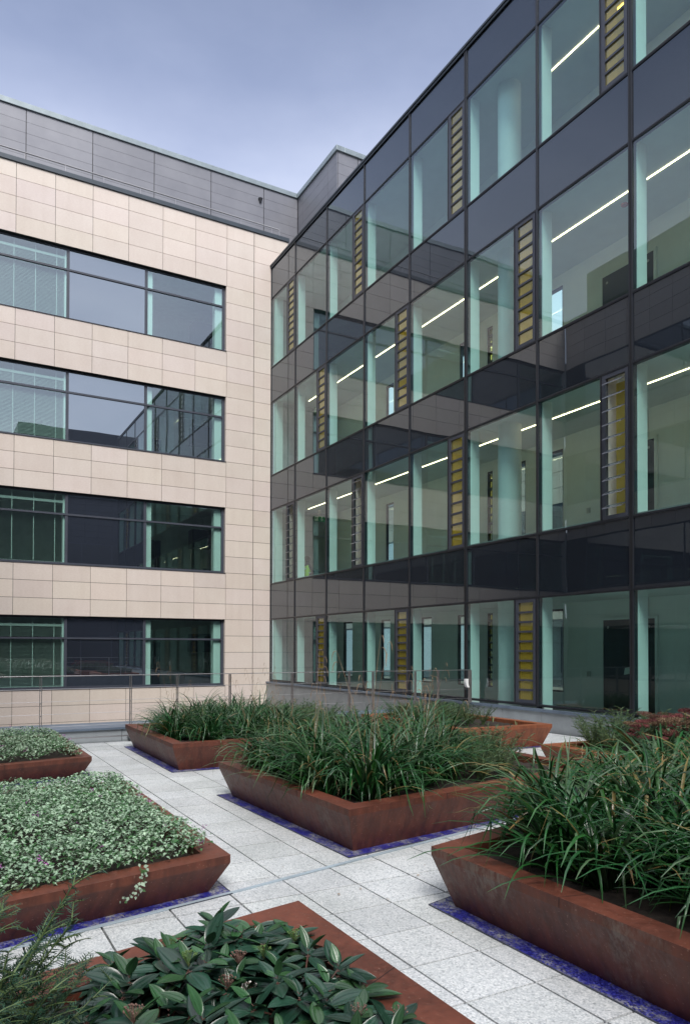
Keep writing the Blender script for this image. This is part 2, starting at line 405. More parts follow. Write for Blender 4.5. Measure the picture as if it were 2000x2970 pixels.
# ------------------------------------------------------------------ stone office building
ROWS = [(12.67, 15.08), (8.57, 10.97), (4.47, 6.875), (.349, 2.754)]
def stone_building():
    root = empty('stone_building', (0, -8, 0))
    tag(root, 'pale pink stone office building on the left with four ribbon windows', 'building')
    Y0 = -15.35
    joints = [LY0+j*LW for j in range(-5, 7)]; joints = [Y0]+[y for y in joints if y > Y0+.2]+[-.71, .69]
    lev = [17.37, 16.86, 16.27, 15.68, 15.08]
    for (s, h), nx in zip(ROWS, [r[1] for r in ROWS[1:]]+[None]):
        q = (h-s)/4; lev += [h-q, h-2*q, h-3*q, s]
        if nx is not None: lev += [s-(s-nx)/3, s-2*(s-nx)/3, nx]
    lev += [-.2, -.75, -1.3, -1.9, -2.5, -3.1, -3.7, -4.4]
    b = MB(); g = .0065
    YW = -1.83+.06
    for i in range(len(joints)-1):
        a, c = joints[i], joints[i+1]
        for z1, z0 in zip(lev, lev[1:]):
            zc = (z0+z1)/2
            if a < -1.9 and any(s < zc < h for s, h in ROWS): continue
            if a > -.8 and zc < 16.3: c2 = .02
            else: c2 = c
            t = random.uniform(.95, 1.04); b.t = (t, t*random.uniform(.985, 1.01), t*random.uniform(.97, 1.015))
            gg = .012 if (a > -.8) else g
            b.box(-.035, 0., a+(gg if a > -.8 else g), c2-(.012 if c2 == -.71 else g), z0+g, z1-g)
    b.build('stone_cladding', 'stone', root)
    # backing with the window bands left open
    b = MB(); ez = [17.3]
    prev = 17.3
    for s, h in ROWS:
        b.box(-.3, -.04, Y0, .68 if prev > 17 else .0, h+.004, prev); prev = s-.004
    b.box(-.3, -.04, Y0, .0, -4.4, prev)
    for s, h in ROWS: b.box(-.3, -.04, -1.775, .0, s-.003, h+.003)
    b.build('wall_core', 'gasket', root)
    b = MB(); b.box(-.45, .05, Y0, .72, 17.375, 17.53); b.build('parapet_coping', 'coping_dark', root, bevel=.01)
    # reveal of stone at the jamb
    b = MB()
    for s, h in ROWS:
        q = (h-s)/4
        for k in range(4): b.box(-.155, -.002, -1.80, -1.772, s+k*q+.006, s+(k+1)*q-.006)
    b.build('window_reveal', 'stone', root)
    # roof guard rail
    b = MB(); b.tube([(-.25, Y0, 17.92), (-.25, .42, 17.92)], .022); b.tube([(-.25, .42, 17.92), (-.25, .42, 17.53)], .02)
    y = -14.9
    while y < .3: b.tube([(-.25, y, 17.53), (-.25, y, 17.92)], .014); y += 1.25
    b.build('roof_guard_rail', 'steel', root)
    # plant room
    b = MB(); ys = [Y0]+[-8.5+2.2*k for k in range(-3, 5)]; ys = [y for y in ys if y < 1.7]+[1.80]
    lz = [17.3, 17.83, 18.22, 18.61, 19.0, 19.39, 19.78, 20.2]
    for a, c in zip(ys, ys[1:]):
        for z0, z1 in zip(lz, lz[1:]):
            t = random.uniform(.97, 1.03); b.t = (t, t, t); b.box(-1.53, -1.5, a+.012, c-.012, z0+.004, z1-.004)
    b.t = (1, 1, 1)
    xs = [-1.49, -1.05, 1.15, 1.88]
    for a, c in zip(xs, xs[1:]):
        for z0, z1 in zip(lz, lz[1:]):
            t = random.uniform(.97, 1.03); b.t = (t, t, t); b.box(a+.006, c-.006, 1.81, 1.84, z0+.004, z1-.004)
    ys2 = [1.84, 2.7, 5., 7.3, 9.6, 12.]
    for a, c in zip(ys2, ys2[1:]):
        for z0, z1 in zip(lz, lz[1:]):
            t = random.uniform(.97, 1.03); b.t = (t, t, t); b.box(1.85, 1.88, a+.012, c-.012, z0+.004, z1-.004)
    b.build('plant_room_cladding', 'zinc', root)
    b = MB(); b.box(-9, -1.54, Y0, 1.9, 17.0, 20.19); b.box(-9, 1.845, 1.845, 12, 16.4, 20.185)
    b.build('plant_room_core', 'gasket', root)
    b = MB(); b.box(-1.80, -1.44, Y0, 1.74, 20.21, 20.40); b.box(-1.80, 1.95, 1.745, 2.1, 20.212, 20.402); b.box(1.6, 1.952, 2.1, 12, 20.21, 20.4)
    b.build('plant_room_coping', 'coping_pale', root, bevel=.01)
    b = MB(); b.box(-1.5, -1.42, .10, .18, 19.6, 19.66); b.loft([[(-1.46+.09*math.cos(a*.785), .14+.09*math.sin(a*.785), 19.72) for a in range(8)], [(-1.46+.03*math.cos(a*.785), .14+.03*math.sin(a*.785), 19.55) for a in range(8)]])
    b.build('floodlight', 'frame_dark', root)
    # window ribbons
    mull = [-1.83, -4.70, -7.30, -9.9, -12.5, -15.34]
    fx0, fx1 = -.20, -.135
    for ri, (s, h) in enumerate(ROWS):
        w = MB()
        w.box(fx0-.02, fx1, mull[-1], -1.80, h-.06, h+.004)       # head
        w.box(fx0-.02, fx1, mull[-1], -1.80, s-.004, s+.07)
        w.box(fx0-.018, fx1-.003, -1.90, -1.803, s+.07, h-.06)
        for y in mull[1:-1]: w.box(fx0-.018, fx1-.003, y-.045, y+.045, s+.07, h-.06)
        w.box(fx0-.016, fx1+.012, mull[-1], -1.9, h-.76, h-.70)
        wf = w.build('window_frame', 'frame_grey', root)
        sl = MB(); sl.box(-.14, .025, mull[-1], -1.795, s-.018, s+.0); sl.build('window_sill', 'frame_grey', wf)
        so = MB(); so.box(-.2, -.03, mull[-1], -1.79, h-.012, h+.01); so.build('window_soffit', 'gasket', wf)
        for k in range(5):
            ya, yb = mull[k+1]+.045, mull[k]-(.07 if k == 0 else .045)
            for z0, z1 in ((s+.07, h-.76), (h-.70, h-.06)):
                p = MB(); p.add([(-.165, ya, z0), (-.165, yb, z0), (-.165, yb, z1), (-.165, ya, z1)], [(0, 1, 2, 3)])
                p.build('window_pane', 'spandrel_office' if k in (1, 3) else 'glass_office', wf)
            if k == 2:                                             # venetian blind
                bl = MB(); n = 46; zt, zb = h-.36, s+.10
                tilt = .004 if ri > 1 else .011
                for q in range(n):
                    z = zb+(zt-zb)*q/(n-1)
                    ww = .009 if ri > 1 else .006
                    bl.add([(-.26, ya+.05, z-tilt*.2), (-.26, yb-.05, z-tilt*.2), (-.26-ww*2, yb-.05, z+tilt), (-.26-ww*2, ya+.05, z+tilt)], [(0, 1, 2, 3)])
                bl.box(-.30, -.25, ya+.05, yb-.05, zt+.02, zt+.10); bl.box(-.28, -.255, ya+.05, yb-.05, zb-.035, zb-.01)
                for yy in (.12, .36, .62, .88):
                    y = ya+(yb-ya)*yy; bl.box(-.256, -.252, y-.012, y+.012, zb, zt+.3)
                bl.build('venetian_blind', 'blind', wf)
        # rooms behind
        r_ = MB(); r_.box(-4.2, -4.1, Y0, .0, s-.5, h+.4); r_.box(-4.1, -.31, Y0, 0, s-.6, s-.5); r_.box(-4.1, -.31, Y0, -.0, h+.3, h+.4)
        r_.box(-4.1, -.31, -1.3, -1.2, s-.5, h+.3); r_.box(-4.2, -.01, Y0-.2, Y0-.02, s-.6, h+.4)
        r_.build('room_shell', 'room_grey', root)
        j = MB()
        j.box(-.55, -.235, -1.86, -1.80, s-.4, h+.29)
        j.box(-.5, -.235, -2.16, -1.865, s-.4, h+.29)
        for y in mull[1:5]: j.box(-.5, -.235, y-.10, y+.24, s-.4, h+.29)
        j.build('inner_lining', 'white_paint', root)
        d = MB()
        d.box(-3.2, -3.1, -4.45, -4.0, s-.5, h-.35); d.box(-4.09, -4.02, -4.0, -3.1, s-.5, s+1.6); d.box(-2.9, -2.3, -2.3, -1.5, h-1.2, h-.5); d.box(-2.9, -2.3, -2.6, -1.5, s-.5, s+.35)
        d.build('inner_furniture', 'door_dark', root)
        if ri > 1:
            t = MB(); t.box(-3.09, -3.06, -4.15, -4.07, s+.85 if ri == 2 else s+.95, s+1.3 if ri == 2 else s+1.4); t.build('towel_dispenser', 'white_paint', root)
    b = MB(); b.box(-9, -.31, Y0, 0, 16.9, 17.0); b.box(-9, -4.21, Y0, 0, -4.4, 16.9); b.build('roof_slab', 'upstand', root)
    return root
stone_building()

# ------------------------------------------------------------------ glass wing
def vent(root, x1, z0, z1, opened):
    """ventilation slot of glass louvres left of the mullion at x1"""
    x0 = x1-.64
    f = MB(); y0, y1 = -.016, .055
    f.box(x0, x0+.085, y0, y1, z0, z1); f.box(x1-.105, x1-.03, y0, y1, z0, z1)
    f.box(x0+.085, x1-.105, y0+.002, y1, z0, z0+.07); f.box(x0+.085, x1-.105, y0+.002, y1, z1-.07, z1)
    n = 10; a, b_ = x0+.085, x1-.105; zz = z0+.07; dz = (z1-z0-.14)/n
    if not opened:
        for k in range(1, n): f.box(a, b_, y0+.004, y1-.004, zz+k*dz-.022, zz+k*dz+.022)
    v = f.build('louvre_vent', 'frame_grey', root)
    ln = MB(); ln.box(x0-.05, x0+.03, .095, .40, z0-.02, z1+.02); ln.build('vent_lining', 'white_paint', root)
    if opened:
        s = MB(); gpan = MB()
        for k in range(n):
            zc = zz+(k+.5)*dz; c, si = math.cos(R(62)), math.sin(R(62))
            def P(u, w, x): return (x, .01-si*u-c*w*.0, zc+.0-c*u+w)
            hh = dz*.62
            # slat swung outwards: top edge in, bottom edge out
            def slab(mb, u0, u1, t0, t1, xa, xb):
                pts = []
                for x in (xa, xb):
                    for u, t in ((u0, t0), (u1, t0), (u1, t1), (u0, t1)):
                        pts.append((x, .02-u*si+t*c, zc+.06-u*c-t*si*-1))
                mb.add(pts, [(0, 1, 2, 3), (7, 6, 5, 4), (0, 4, 5, 1), (1, 5, 6, 2), (2, 6, 7, 3), (3, 7, 4, 0)])
            slab(s, 0, .022, 0, .02, a, b_); slab(s, hh-.022, hh, 0, .02, a, b_)
            slab(s, .022, hh-.022, 0, .02, a, a+.02); slab(s, .022, hh-.022, 0, .02, b_-.02, b_)
            slab(gpan, .022, hh-.022, .008, .011, a+.02, b_-.02)
        s.build('louvre_blades', 'blade_grey', v); gpan.build('louvre_glass', 'glass_clear', v)
        j = MB(); j.box(a-.02, a+.20, .30, .34, z0, z1-.1); j.build('yellow_lining', 'yellow_wall', v)
    else:
        g = MB()
        for k in range(n):
            g.add([(a, .012, zz+k*dz), (b_, .012, zz+k*dz), (b_, .012, zz+(k+1)*dz), (a, .012, zz+(k+1)*dz)], [(0, 1, 2, 3)])
        g.build('yellow_louvre_glass', 'glass_yellow', v)
simple('yellow_wall', (.80, .66, .16), .5, var=.05)
def glass_wing():
    root = empty('glass_building', (12, 0, 0))
    tag(root, 'dark glass curtain wall building on the right with yellow louvre strips', 'building')
    lev = [-4.3, -.8, .0]+TZ
    # mullions
    for k, x in enumerate(MX):
        w = .03
        if k == 5: w = .05
        if k == 7: w = .045
        b = MB(); b.box(x-w, x+w, -.022, .09, -4.3, TZ[8]); b.build('mullion', 'frame_dark', root)
        if k in (5, 7):
            b = MB(); b.box(x-.010, x+.010, -.028, -.02, -4.3, TZ[8]-.01); b.build('mullion_joint', 'gasket', root)
    for z in TZ[:8]:
        b = MB(); b.box(-.02, XEND, -.018, .08, z-.026, z+.026); b.box(-.02, XEND, -.024, -.017, z-.006, z+.006)
        b.build('transom', 'frame_dark', root)
    b = MB(); b.box(-.07, XEND, -.07, .5, 16.235, 16.29); b.box(-.05, XEND, -.045, -.02, 16.17, 16.233)
    b.build('roof_coping', 'coping_dark', root)
    ventbays = {0: (2, 4, 6, 8, 10), 1: (1, 3, 5, 7, 9), 2: (2, 4, 6, 8, 10), 3: (1, 3, 5, 7, 9)}
    opened = {(1, 1), (1, 3), (1, 7), (1, 9)}
    for k in range(1, len(MX)):
        xa, xb = MX[k-1], MX[k]
        for z0, z1 in ((TZ[1], TZ[2]), (TZ[3], TZ[4]), (TZ[5], TZ[6]), (TZ[7], TZ[8])):
            p = MB(); p.add([(xa+.025, 0, z0+.02), (xb-.025, 0, z0+.02), (xb-.025, 0, z1-.02), (xa+.025, 0, z1-.02)], [(0, 1, 2, 3)])
            p.build('spandrel_panel', 'spandrel', root)
        for r in range(4):
            z0, z1 = TZ[2*r]+.03, TZ[2*r+1]-.03
            hv = k in ventbays[r]; xr = xb-.04
            if hv:
                vent(root, xb-.03, z0, z1, (r, k) in opened); xr = xb-.72
                b = MB(); b.box(xr, xr+.035, -.014, .07, z0, z1); b.build('mullion', 'frame_dark', root)
            p = MB(); p.add([(xa+.02, 0, z0-.01), (xr+.005, 0, z0-.01), (xr+.005, 0, z1+.01), (xa+.02, 0, z1+.01)], [(0, 1, 2, 3)])
            p.build('window_pane', 'glass', root)
    # below terrace level, beside the light well
    p = MB(); p.add([(.04, .004, -4.3), (11.95, .004, -4.3), (11.95, .004, .48), (.04, .004, .48)], [(0, 1, 2, 3)])
    p.build('lower_panel', 'spandrel', root)
    b = MB(); b.box(.0, XEND, -.16, -.056, .415, .455); b.box(.0, XEND, -.18, -.161, .40, .45); b.build('sill_flashing', 'flashing', root)
    b = MB(); x = 0.
    while x < XEND-1.2: b.box(x+.004, x+1.196, -.15, -.08, (-1.0 if x < 12 else -.02), .414); x += 1.2
    b.build('upstand_panels', 'upstand', root)
    # inside
    YB = 2.5
    for r in range(4):
        zf, zc = (.30, 4.2, 8.3, 12.42)[r], TZ[2*r+1]+.04
        b = MB(); b.box(.1, XEND, .10, 14. if False else YB+.3, zf-.28, zf); b.build('floor_slab', 'floor_inner', root)
        b = MB(); b.box(.1, XEND, .10, YB+.3, zc, zc+.25); b.box(.1, XEND, .1, .34, zc-.015, zc-.001)
        b.build('ceiling', 'ceiling_white', root)
        for k, x in enumerate(MX[1:]):
            b = MB(); b.box(x-.09, x+.055, .092, .36, zf, zc-.016); b.build('window_pier', 'white_paint', root)
        b = MB(); b.box(.05, .30, .092, .36, zf, zc-.016); b.build('window_pier', 'white_paint', root)
        # back wall with openings
        ops = ([(1.2, 1.9), (3.9, 4.5), (5.3, 5.5), (6.3, 6.9), (8.2, 8.9), (9.55, 9.78), (10.15, 11.1), (11.85, 12.43)] if r == 0 else [(4.2, 4.7), (8.3, 8.8), (9.55, 9.78), (10.15, 11.1), (11.85, 12.43)])
        sill, head = zf+.33, (2.70 if r == 0 else zc-.28)
        if r in (1, 2): sill = zf+.05
        b = MB(); x = .1
        for a, c in ops:
            b.box(x, a, YB, YB+.12, zf, zc); b.box(a, c, YB, YB+.12, zf, sill); b.box(a, c, YB, YB+.12, head, zc); x = c
        b.box(x, XEND, YB, YB+.12, zf, zc); b.build('corridor_wall', 'white_paint', root)
        b = MB(); b.box(14.9, 14.93, YB-.02, YB, zf, zc); b.build('wall_joint', 'room_grey', root)
        for a, c in ops:
            w = MB(); w.box(a, a+.04, YB+.02, YB+.1, sill, head); w.box(c-.04, c, YB+.02, YB+.1, sill, head); w.box(a, c, YB+.021, YB+.099, head-.05, head)
            w.box(a, c, YB+.021, YB+.099, sill, sill+.04)
            if c-a < .3:
                for q in range(1, 10): z = sill+(head-sill)*q/10; w.box(a, c, YB+.022, YB+.098, z-.03, z+.03)
            fr = w.build('corridor_window', 'frame_dark', root)
            p = MB(); p.add([(a+.04, YB+.06, sill), (c-.04, YB+.06, sill), (c-.04, YB+.06, head), (a+.04, YB+.06, head)], [(0, 1, 2, 3)])
            p.build('pane', 'glass_yellow' if c-a < .3 else 'glass_clear', fr)
        if r < 3:
            d = MB(); dz = zf+2.07; d.box(13.72, 15.12, YB-.05, YB-.002, zf, dz); dd = d.build('corridor_door', 'door_dark', root)
            d = MB(); d.box(13.66, 13.72, YB-.06, YB-.003, zf, dz+.06); d.box(15.12, 15.18, YB-.06, YB-.003, zf, dz+.06); d.box(13.72, 15.12, YB-.06, YB-.003, dz, dz+.06)
            d.build('door_frame', 'white_paint', dd)
            for xx in (13.86, 14.98):
                d = MB(); d.loft([[(xx+.03*math.cos(a*.785), YB-.053-q, dz-.17+.03*math.sin(a*.785)) for a in range(8)] for q in (0, .012)]); d.build('door_plate', 'steel', dd)
            if r == 0:
                d = MB(); d.add([(14.30, YB-.056, 1.12), (14.47, YB-.056, 1.15), (14.50, YB-.056, 1.31), (14.33, YB-.056, 1.28)], [(0, 1, 2, 3)]); d.build('paper_notice', 'sign_white', dd)
            s_ = MB(); s_.box(13.2, 13.3, YB-.03, YB-.002, zf+.75, zf+.87); s_.build('wall_socket', 'room_grey', root)
        # round columns
        for x in (12.50, 19.70):
            for yy in (.70,):
                b = MB(); rings = [[(x+.27*math.cos(a*2*math.pi/40), yy+.27*math.sin(a*2*math.pi/40), z) for a in range(40)] for z in (zf, zc)]
                b.loft(rings); b.build('round_column', 'white_paint', root, smooth=False)
        # linear lamps
        if r in (1, 2, 3):
            x0, x1 = ((.8, 23.), (.8, 23.), (13.1, 23.))[r-1]
            b = MB(); b.box(x0, x1, 1.187, 1.213, zc-.012, zc-.002)
            b.build('light_strip', 'lamp', root)
        if r in (1, 2):
            b = MB(); xx = 15.15 if r == 2 else 16.9
            b.loft([[(xx+rr*math.cos(a*.523), 1.5+rr*math.sin(a*.523), zc-zz) for a in range(12)] for rr, zz in ((.075, .0), (.07, .03), (.03, .05))]); b.build('smoke_detector', 'sensor_red', root)
    b = MB(); b.box(.1, XEND, .1, YB+.3, 16.1, 16.22); b.box(.05, .09, .1, YB+.3, -.2, 16.1); b.box(XEND, XEND+.1, 0, YB+.3, -4.3, 16.2); b.build('roof_slab', 'upstand', root)
    return root
glass_wing()

def exit_sign(x, z, lab):
    t = empty('exit_sign', (x, 1.0, z)); tag(t, lab, 'exit sign', 'green emergency exit signs')
    b = MB(); b.box(x, x+.02, .78, 1.22, z, z+.20); b.build('sign_board', 'sign_green', t)
    p = MB(); X = x+.0225
    def q(pts): p.add([(X, 1.22-u*.44, z+v*.20) for u, v in pts], [tuple(range(len(pts)))]) 
    # mirrored so it reads left to right from the terrace side (+x)
    def q(pts): p.add([(X, .78+u*.44, z+v*.20) for u, v in pts], [tuple(range(len(pts)))])
    q([(.05, .1), (.12, .1), (.12, .9), (.05, .9)]); q([(.12, .78), (.38, .78), (.38, .9), (.12, .9)]); q([(.33, .1), (.38, .1), (.38, .78), (.33, .78)])
    q([(.20, .60), (.27, .60), (.27, .74), (.20, .74)]); q([(.17, .32), (.26, .32), (.30, .58), (.20, .58)]); q([(.14, .12), (.20, .12), (.24, .32), (.18, .32)]); q([(.24, .14), (.31, .14), (.27, .34), (.21, .34)])
    q([(.66, .9), (.74, .9), (.74, .40), (.66, .40)]); q([(.70, .10), (.86, .55), (.78, .55), (.70, .32)]); q([(.70, .10), (.70, .32), (.62, .55), (.54, .55)])
    p.build('pictogram', 'sign_white', t)
    h = MB(); h.box(x+.004, x+.016, .95, 1.05, z+.20, z+.42); h.build('hanger', 'steel', t)
exit_sign(2.1, 2.28, 'green exit sign with running figure on the lowest glazed floor')
exit_sign(2.1, 6.28, 'green exit sign with running figure on the second glazed floor from the bottom')
exit_sign(2.1, 10.2, 'green exit sign partly behind the yellow louvres on the third glazed floor')

# ------------------------------------------------------------------ buildings seen only through or in the glass
def band_building(name, label, plane, c, a0, a1, ztop, sgn, depth=6., plant=None, clad='stone'):
    """plane 'x' or 'y': facade at coordinate c running a0..a1, facing sgn"""
    root = empty(name, (c, (a0+a1)/2, -4.4) if plane == 'x' else ((a0+a1)/2, c, -4.4)); tag(root, label, 'building')
    def bx(mb, u0, u1, d0, d1, z0, z1):
        lo, hi = sorted((c-sgn*d0, c-sgn*d1))
        if plane == 'x': mb.box(lo, hi, u0, u1, z0, z1)
        else: mb.box(u0, u1, lo, hi, z0, z1)
    w = MB(); prev = ztop; rows = [r for r in ROWS if r[1] < ztop-.8]
    zs = []
    for s, h in rows: zs.append((h, prev)); prev = s
    zs.append((-4.4, prev))
    for z0, z1 in zs:
        n = max(1, round((z1-z0)/.6)); u = a0
        while u < a1-.1:
            for k in range(n):
                t = random.uniform(.95, 1.04); w.t = (t, t, t)
                bx(w, u+.008, min(u+1.19, a1)-.008, 0, .03, z0+(z1-z0)*k/n+.008, z0+(z1-z0)*(k+1)/n-.008)
            u += 1.19
    w.build('wall_cladding', clad, root)
    w = MB(); bx(w, a0, a1, .035, depth, -4.4, ztop-.01)
    w.build('wall_core', 'gasket', root)
    f = MB(); g = MB()
    for s, h in rows:
        u = a0+1.2
        bx(f, a0+1.2, a1-.6, .014, .03, h-.08, h); bx(f, a0+1.2, a1-.6, .014, .03, s, s+.08)
        while u < a1-1.2:
            e = min(u+2.6, a1-.6); bx(f, u-.04, u+.04, .012, .03, s+.08, h-.08)
            bx(g, u+.04, e-.04, .02, .03, s+.08, h-.08); u += 2.6
    f.build('window_frame', 'frame_grey', root); g.build('window_pane', 'frame_dark' if clad != 'stone' else 'spandrel_office', root)
    cp = MB(); bx(cp, a0, a1, -.05, .4, ztop, ztop+.15); cp.build('parapet_coping', 'coping_dark', root)
    if plant:
        p = MB(); u0, u1, zt, off = plant; bx(p, u0, u1, off, depth, ztop+.2, zt); p.build('plant_room', 'zinc' if clad == 'stone' else clad, root)
    return root
band_building('courtyard_building', 'stone building closing the left side of the courtyard, mirrored in the glass wall', 'y', -15.36, .05, 26., 17.37, 1, 6, (0, 26, 20.2, 1.5))
band_building('far_courtyard_building', 'stone building beyond the corridor windows of the glass wing', 'y', 8.2, -10., 40., 12.4, -1)
b_ = band_building('rear_building', 'dark grey building across the terrace mirrored in the left windows', 'x', 42., -40., 30., 15., -1, 8, (-5., 30., 21., .1), 'dark_cladding')
def far_garden():
    b = MB(); b.box(-6, 40, 2.9, 8.1, -.2, -.05)
    o = b.build('rear_courtyard_paving', 'room_grey'); tag(o, kind='structure')
far_garden()

# ------------------------------------------------------------------ terrace edge and balustrade
def edge():
    root = empty('terrace_upstand', (12, -8, 0)); tag(root, 'low grey metal upstand with sloping blue grey capping along the terrace edge', 'parapet')
    b = MB(); y = -15.3
    while y < -.3:
        y1 = min(y+2.4, -.26); b.box(11.93, 11.99, y+.004, y1-.004, -.6, .23); y = y1
    b.build('upstand_panels', 'upstand', root)
    b = MB(); b.add([(12.035, -15.33, .225), (12.035, -.26, .225), (12.035, -.26, .262), (12.035, -15.33, .262), (11.48, -15.33, .31), (11.48, -.26, .31), (11.48, -.26, -.6), (11.48, -15.33, -.6)],
          [(0, 1, 2, 3), (3, 2, 5, 4), (4, 5, 6, 7)])
    b.add([(12.035, -15.33, .225), (12.035, -.26, .225), (11.995, -.26, .225), (11.995, -15.33, .225)], [(0, 1, 2, 3)])
    b.build('capping', 'flashing', root)
edge()
def railing():
    xr = 12.13; D = 25.719-xr; H = 1.215
    def yat(px, y0=None): return px
    root = empty('balustrade', (xr, -7, 0)); tag(root, 'thin stainless steel balustrade with wires along the terrace edge', 'railing')
    ys = [-14.6, -12.9, -11.2, -9.50, -7.98, -7.12, -6.08, -4.75, -3.42, -2.83, -1.73, -1.10, -.17]
    hr = MB(); hr.box(xr-.018, xr+.018, -15.3, -.15, H-.014, H); hr.build('handrail', 'steel', root, bevel=.004)
    br = MB(); br.box(xr-.012, xr+.012, -15.3, -.30, .105, .125); br.build('bottom_rail', 'steel', root)
    for k in range(1, 5):
        z = .115+(H-.13)*k/5; w = MB(); w.tube([(xr, -15.3, z), (xr, -.16, z)], .0032, 5); w.build('wire', 'steel', root)
    for y in ys[:-1]:
        p = MB(); p.box(xr-.022, xr+.022, y-.018, y-.011, .07, H-.018); p.box(xr-.022, xr+.022, y+.011, y+.018, .07, H-.018)
        for z in (.3, .52, .74, .96): p.box(xr-.015, xr+.015, y-.011, y+.011, z-.008, z+.008)
        p.box(12.0-.01, xr-.028, y-.03, y+.03, .07, .10)
        p.build('post', 'steel', root)
    y = -.17; p = MB(); p.box(xr-.03, xr+.03, y-.05, y-.04, .40, H-.018); p.box(xr-.03, xr+.03, y+.0, y+.01, .40, H-.018)
    p.box(xr-.03, xr+.03, y-.22, y-.04, .385, .40); p.box(xr-.03, xr+.03, y-.23, y-.22, .24, .40); p.box(xr-.03, xr+.03, y-.30, y-.29, .24, .40)
    p.box(xr-.03, xr+.03, y-.29, y-.12, .225, .24); p.box(xr-.03, xr+.03, y-.13, y-.12, .08, .225); p.box(xr-.03, xr+.03, y-.20, y-.19, .08, .225); p.box(xr-.03, xr+.03, y-.30, y-.12, .065, .08)
    p.build('end_post', 'steel', root)
    f = MB(); rings = []
    for k in range(7):
        t = k/6; zz = .80+.20*t; cy = -.26-.02*math.sin(t*math.pi)+.0*t-.03*t
        rings.append([(xr-.045, cy-.035, zz), (xr+.045, cy-.035, zz), (xr+.045, cy+.03, zz), (xr-.045, cy+.03, zz)])
    f.loft(rings); o = f.build('white_fitting', 'plastic_white', bevel=.006); tag(o, 'curved white plastic fitting fixed beside the end post of the steel railing', 'fitting')
railing()

# ------------------------------------------------------------------ person seated behind the glass
def person():
    X, Y, Z = 1.72, .66, 4.2
    root = empty('person', (X, Y, Z)); tag(root, 'person sitting behind the glass in a bright hi-vis vest seen from behind', 'person')
    pts = {'pel': (0, 0, .12, .13), 'bel': (0, .03, .27, .125), 'che': (0, .05, .44, .14), 'nk': (0, .05, .60, .055), 'hd': (0, .06, .70, .085), 'top': (0, .06, .80, .07),
           'sl': (.17, .04, .53, .06), 'el': (.26, .10, .31, .042), 'wl': (.16, .30, .26, .03), 'hl': (.10, .36, .27, .03),
           'sr': (-.17, .04, .53, .06), 'er': (-.26, .10, .31, .042), 'wr': (-.16, .30, .26, .03), 'hr': (-.10, .36, .27, .03),
           'kl': (.14, .38, .34, .062), 'al': (.12, .62, .08, .042), 'fl': (.12, .74, .05, .04), 'kr': (-.14, .38, .34, .062), 'ar': (-.12, .62, .08, .042), 'fr': (-.12, .74, .05, .04), 'hpl': (.09, .06, .11, .09), 'hpr': (-.09, .06, .11, .09)}
    E = [('pel', 'bel'), ('bel', 'che'), ('che', 'nk'), ('nk', 'hd'), ('hd', 'top'), ('che', 'sl'), ('sl', 'el'), ('el', 'wl'), ('wl', 'hl'), ('che', 'sr'), ('sr', 'er'), ('er', 'wr'), ('wr', 'hr'),
         ('pel', 'hpl'), ('hpl', 'kl'), ('kl', 'al'), ('al', 'fl'), ('pel', 'hpr'), ('hpr', 'kr'), ('kr', 'ar'), ('ar', 'fr')]
    def skin(name, keys, edges, mat, sc_=1.):
        me = bpy.data.meshes.new(name); idx = {k: i for i, k in enumerate(keys)}
        me.from_pydata([pts[k][:3] for k in keys], [(idx[a], idx[b]) for a, b in edges], [])
        o = bpy.data.objects.new(name, me); COL.objects.link(o); o.parent = root
        s = o.modifiers.new('skin', 'SKIN')
        for i, k in enumerate(keys):
            sv = me.skin_vertices[0].data[i]; r = pts[k][3]*sc_; sv.radius = (r*(1.25 if k in ('bel', 'che', 'pel') else 1), r*.95); sv.use_root = (i == 0)
        o.modifiers.new('sub', 'SUBSURF').levels = 2; o.modifiers['sub'].render_levels = 2
        me.materials.append(M[mat]); return o
    skin('body', list(pts), E, 'cloth_dark')
    skin('vest', ['bel', 'che', 'sl', 'sr', 'pel'], [('pel', 'bel'), ('bel', 'che'), ('che', 'sl'), ('che', 'sr')], 'hivis', 1.09)
    b = MB(); 
    for z in (.22, .36): b.loft([[(X+.175*math.cos(a*.3927), Y+.035+.145*math.sin(a*.3927), Z+z+q) for a in range(16)] for q in (0, .045)], cap=False)
    b.build('reflective_band', 'reflective', root)
    b = MB(); b.loft([[(X+r*math.cos(a*.3927), Y+.05+r*1.1*math.sin(a*.3927), Z+z) for a in range(16)] for r, z in ((.085, .70), (.098, .76), (.09, .82), (.05, .86), (.01, .87))]); b.build('hair', 'hair', root, smooth=True)
person()

# ------------------------------------------------------------------ foliage
def ribbons(paths, widths, side, cols, fold=.25):
    """paths (n,m,3), widths (n,m), side (n,3), cols (n,m,3): folded ribbons, 3 verts across"""
    n, m, _ = paths.shape
    T = np.gradient(paths, axis=1); T /= np.linalg.norm(T, axis=2, keepdims=True)+1e-9
    S = np.repeat(side[:, None, :], m, 1); Nn = np.cross(S, T)
    A = paths-S*widths[..., None]/2+Nn*(widths[..., None]*fold); B = paths; C_ = paths+S*widths[..., None]/2+Nn*(widths[..., None]*fold)
    V = np.stack([A, B, C_], 2).reshape(-1, 3)
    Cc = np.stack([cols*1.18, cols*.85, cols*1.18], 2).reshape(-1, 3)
    i = np.arange(n)[:, None, None]*m*3; k = np.arange(m-1)[None, :, None]*3; w = np.arange(2)[None, None, :]
    a = (i+k+w).ravel(); F = np.stack([a, a+1, a+4, a+3], 1); return V, F, Cc
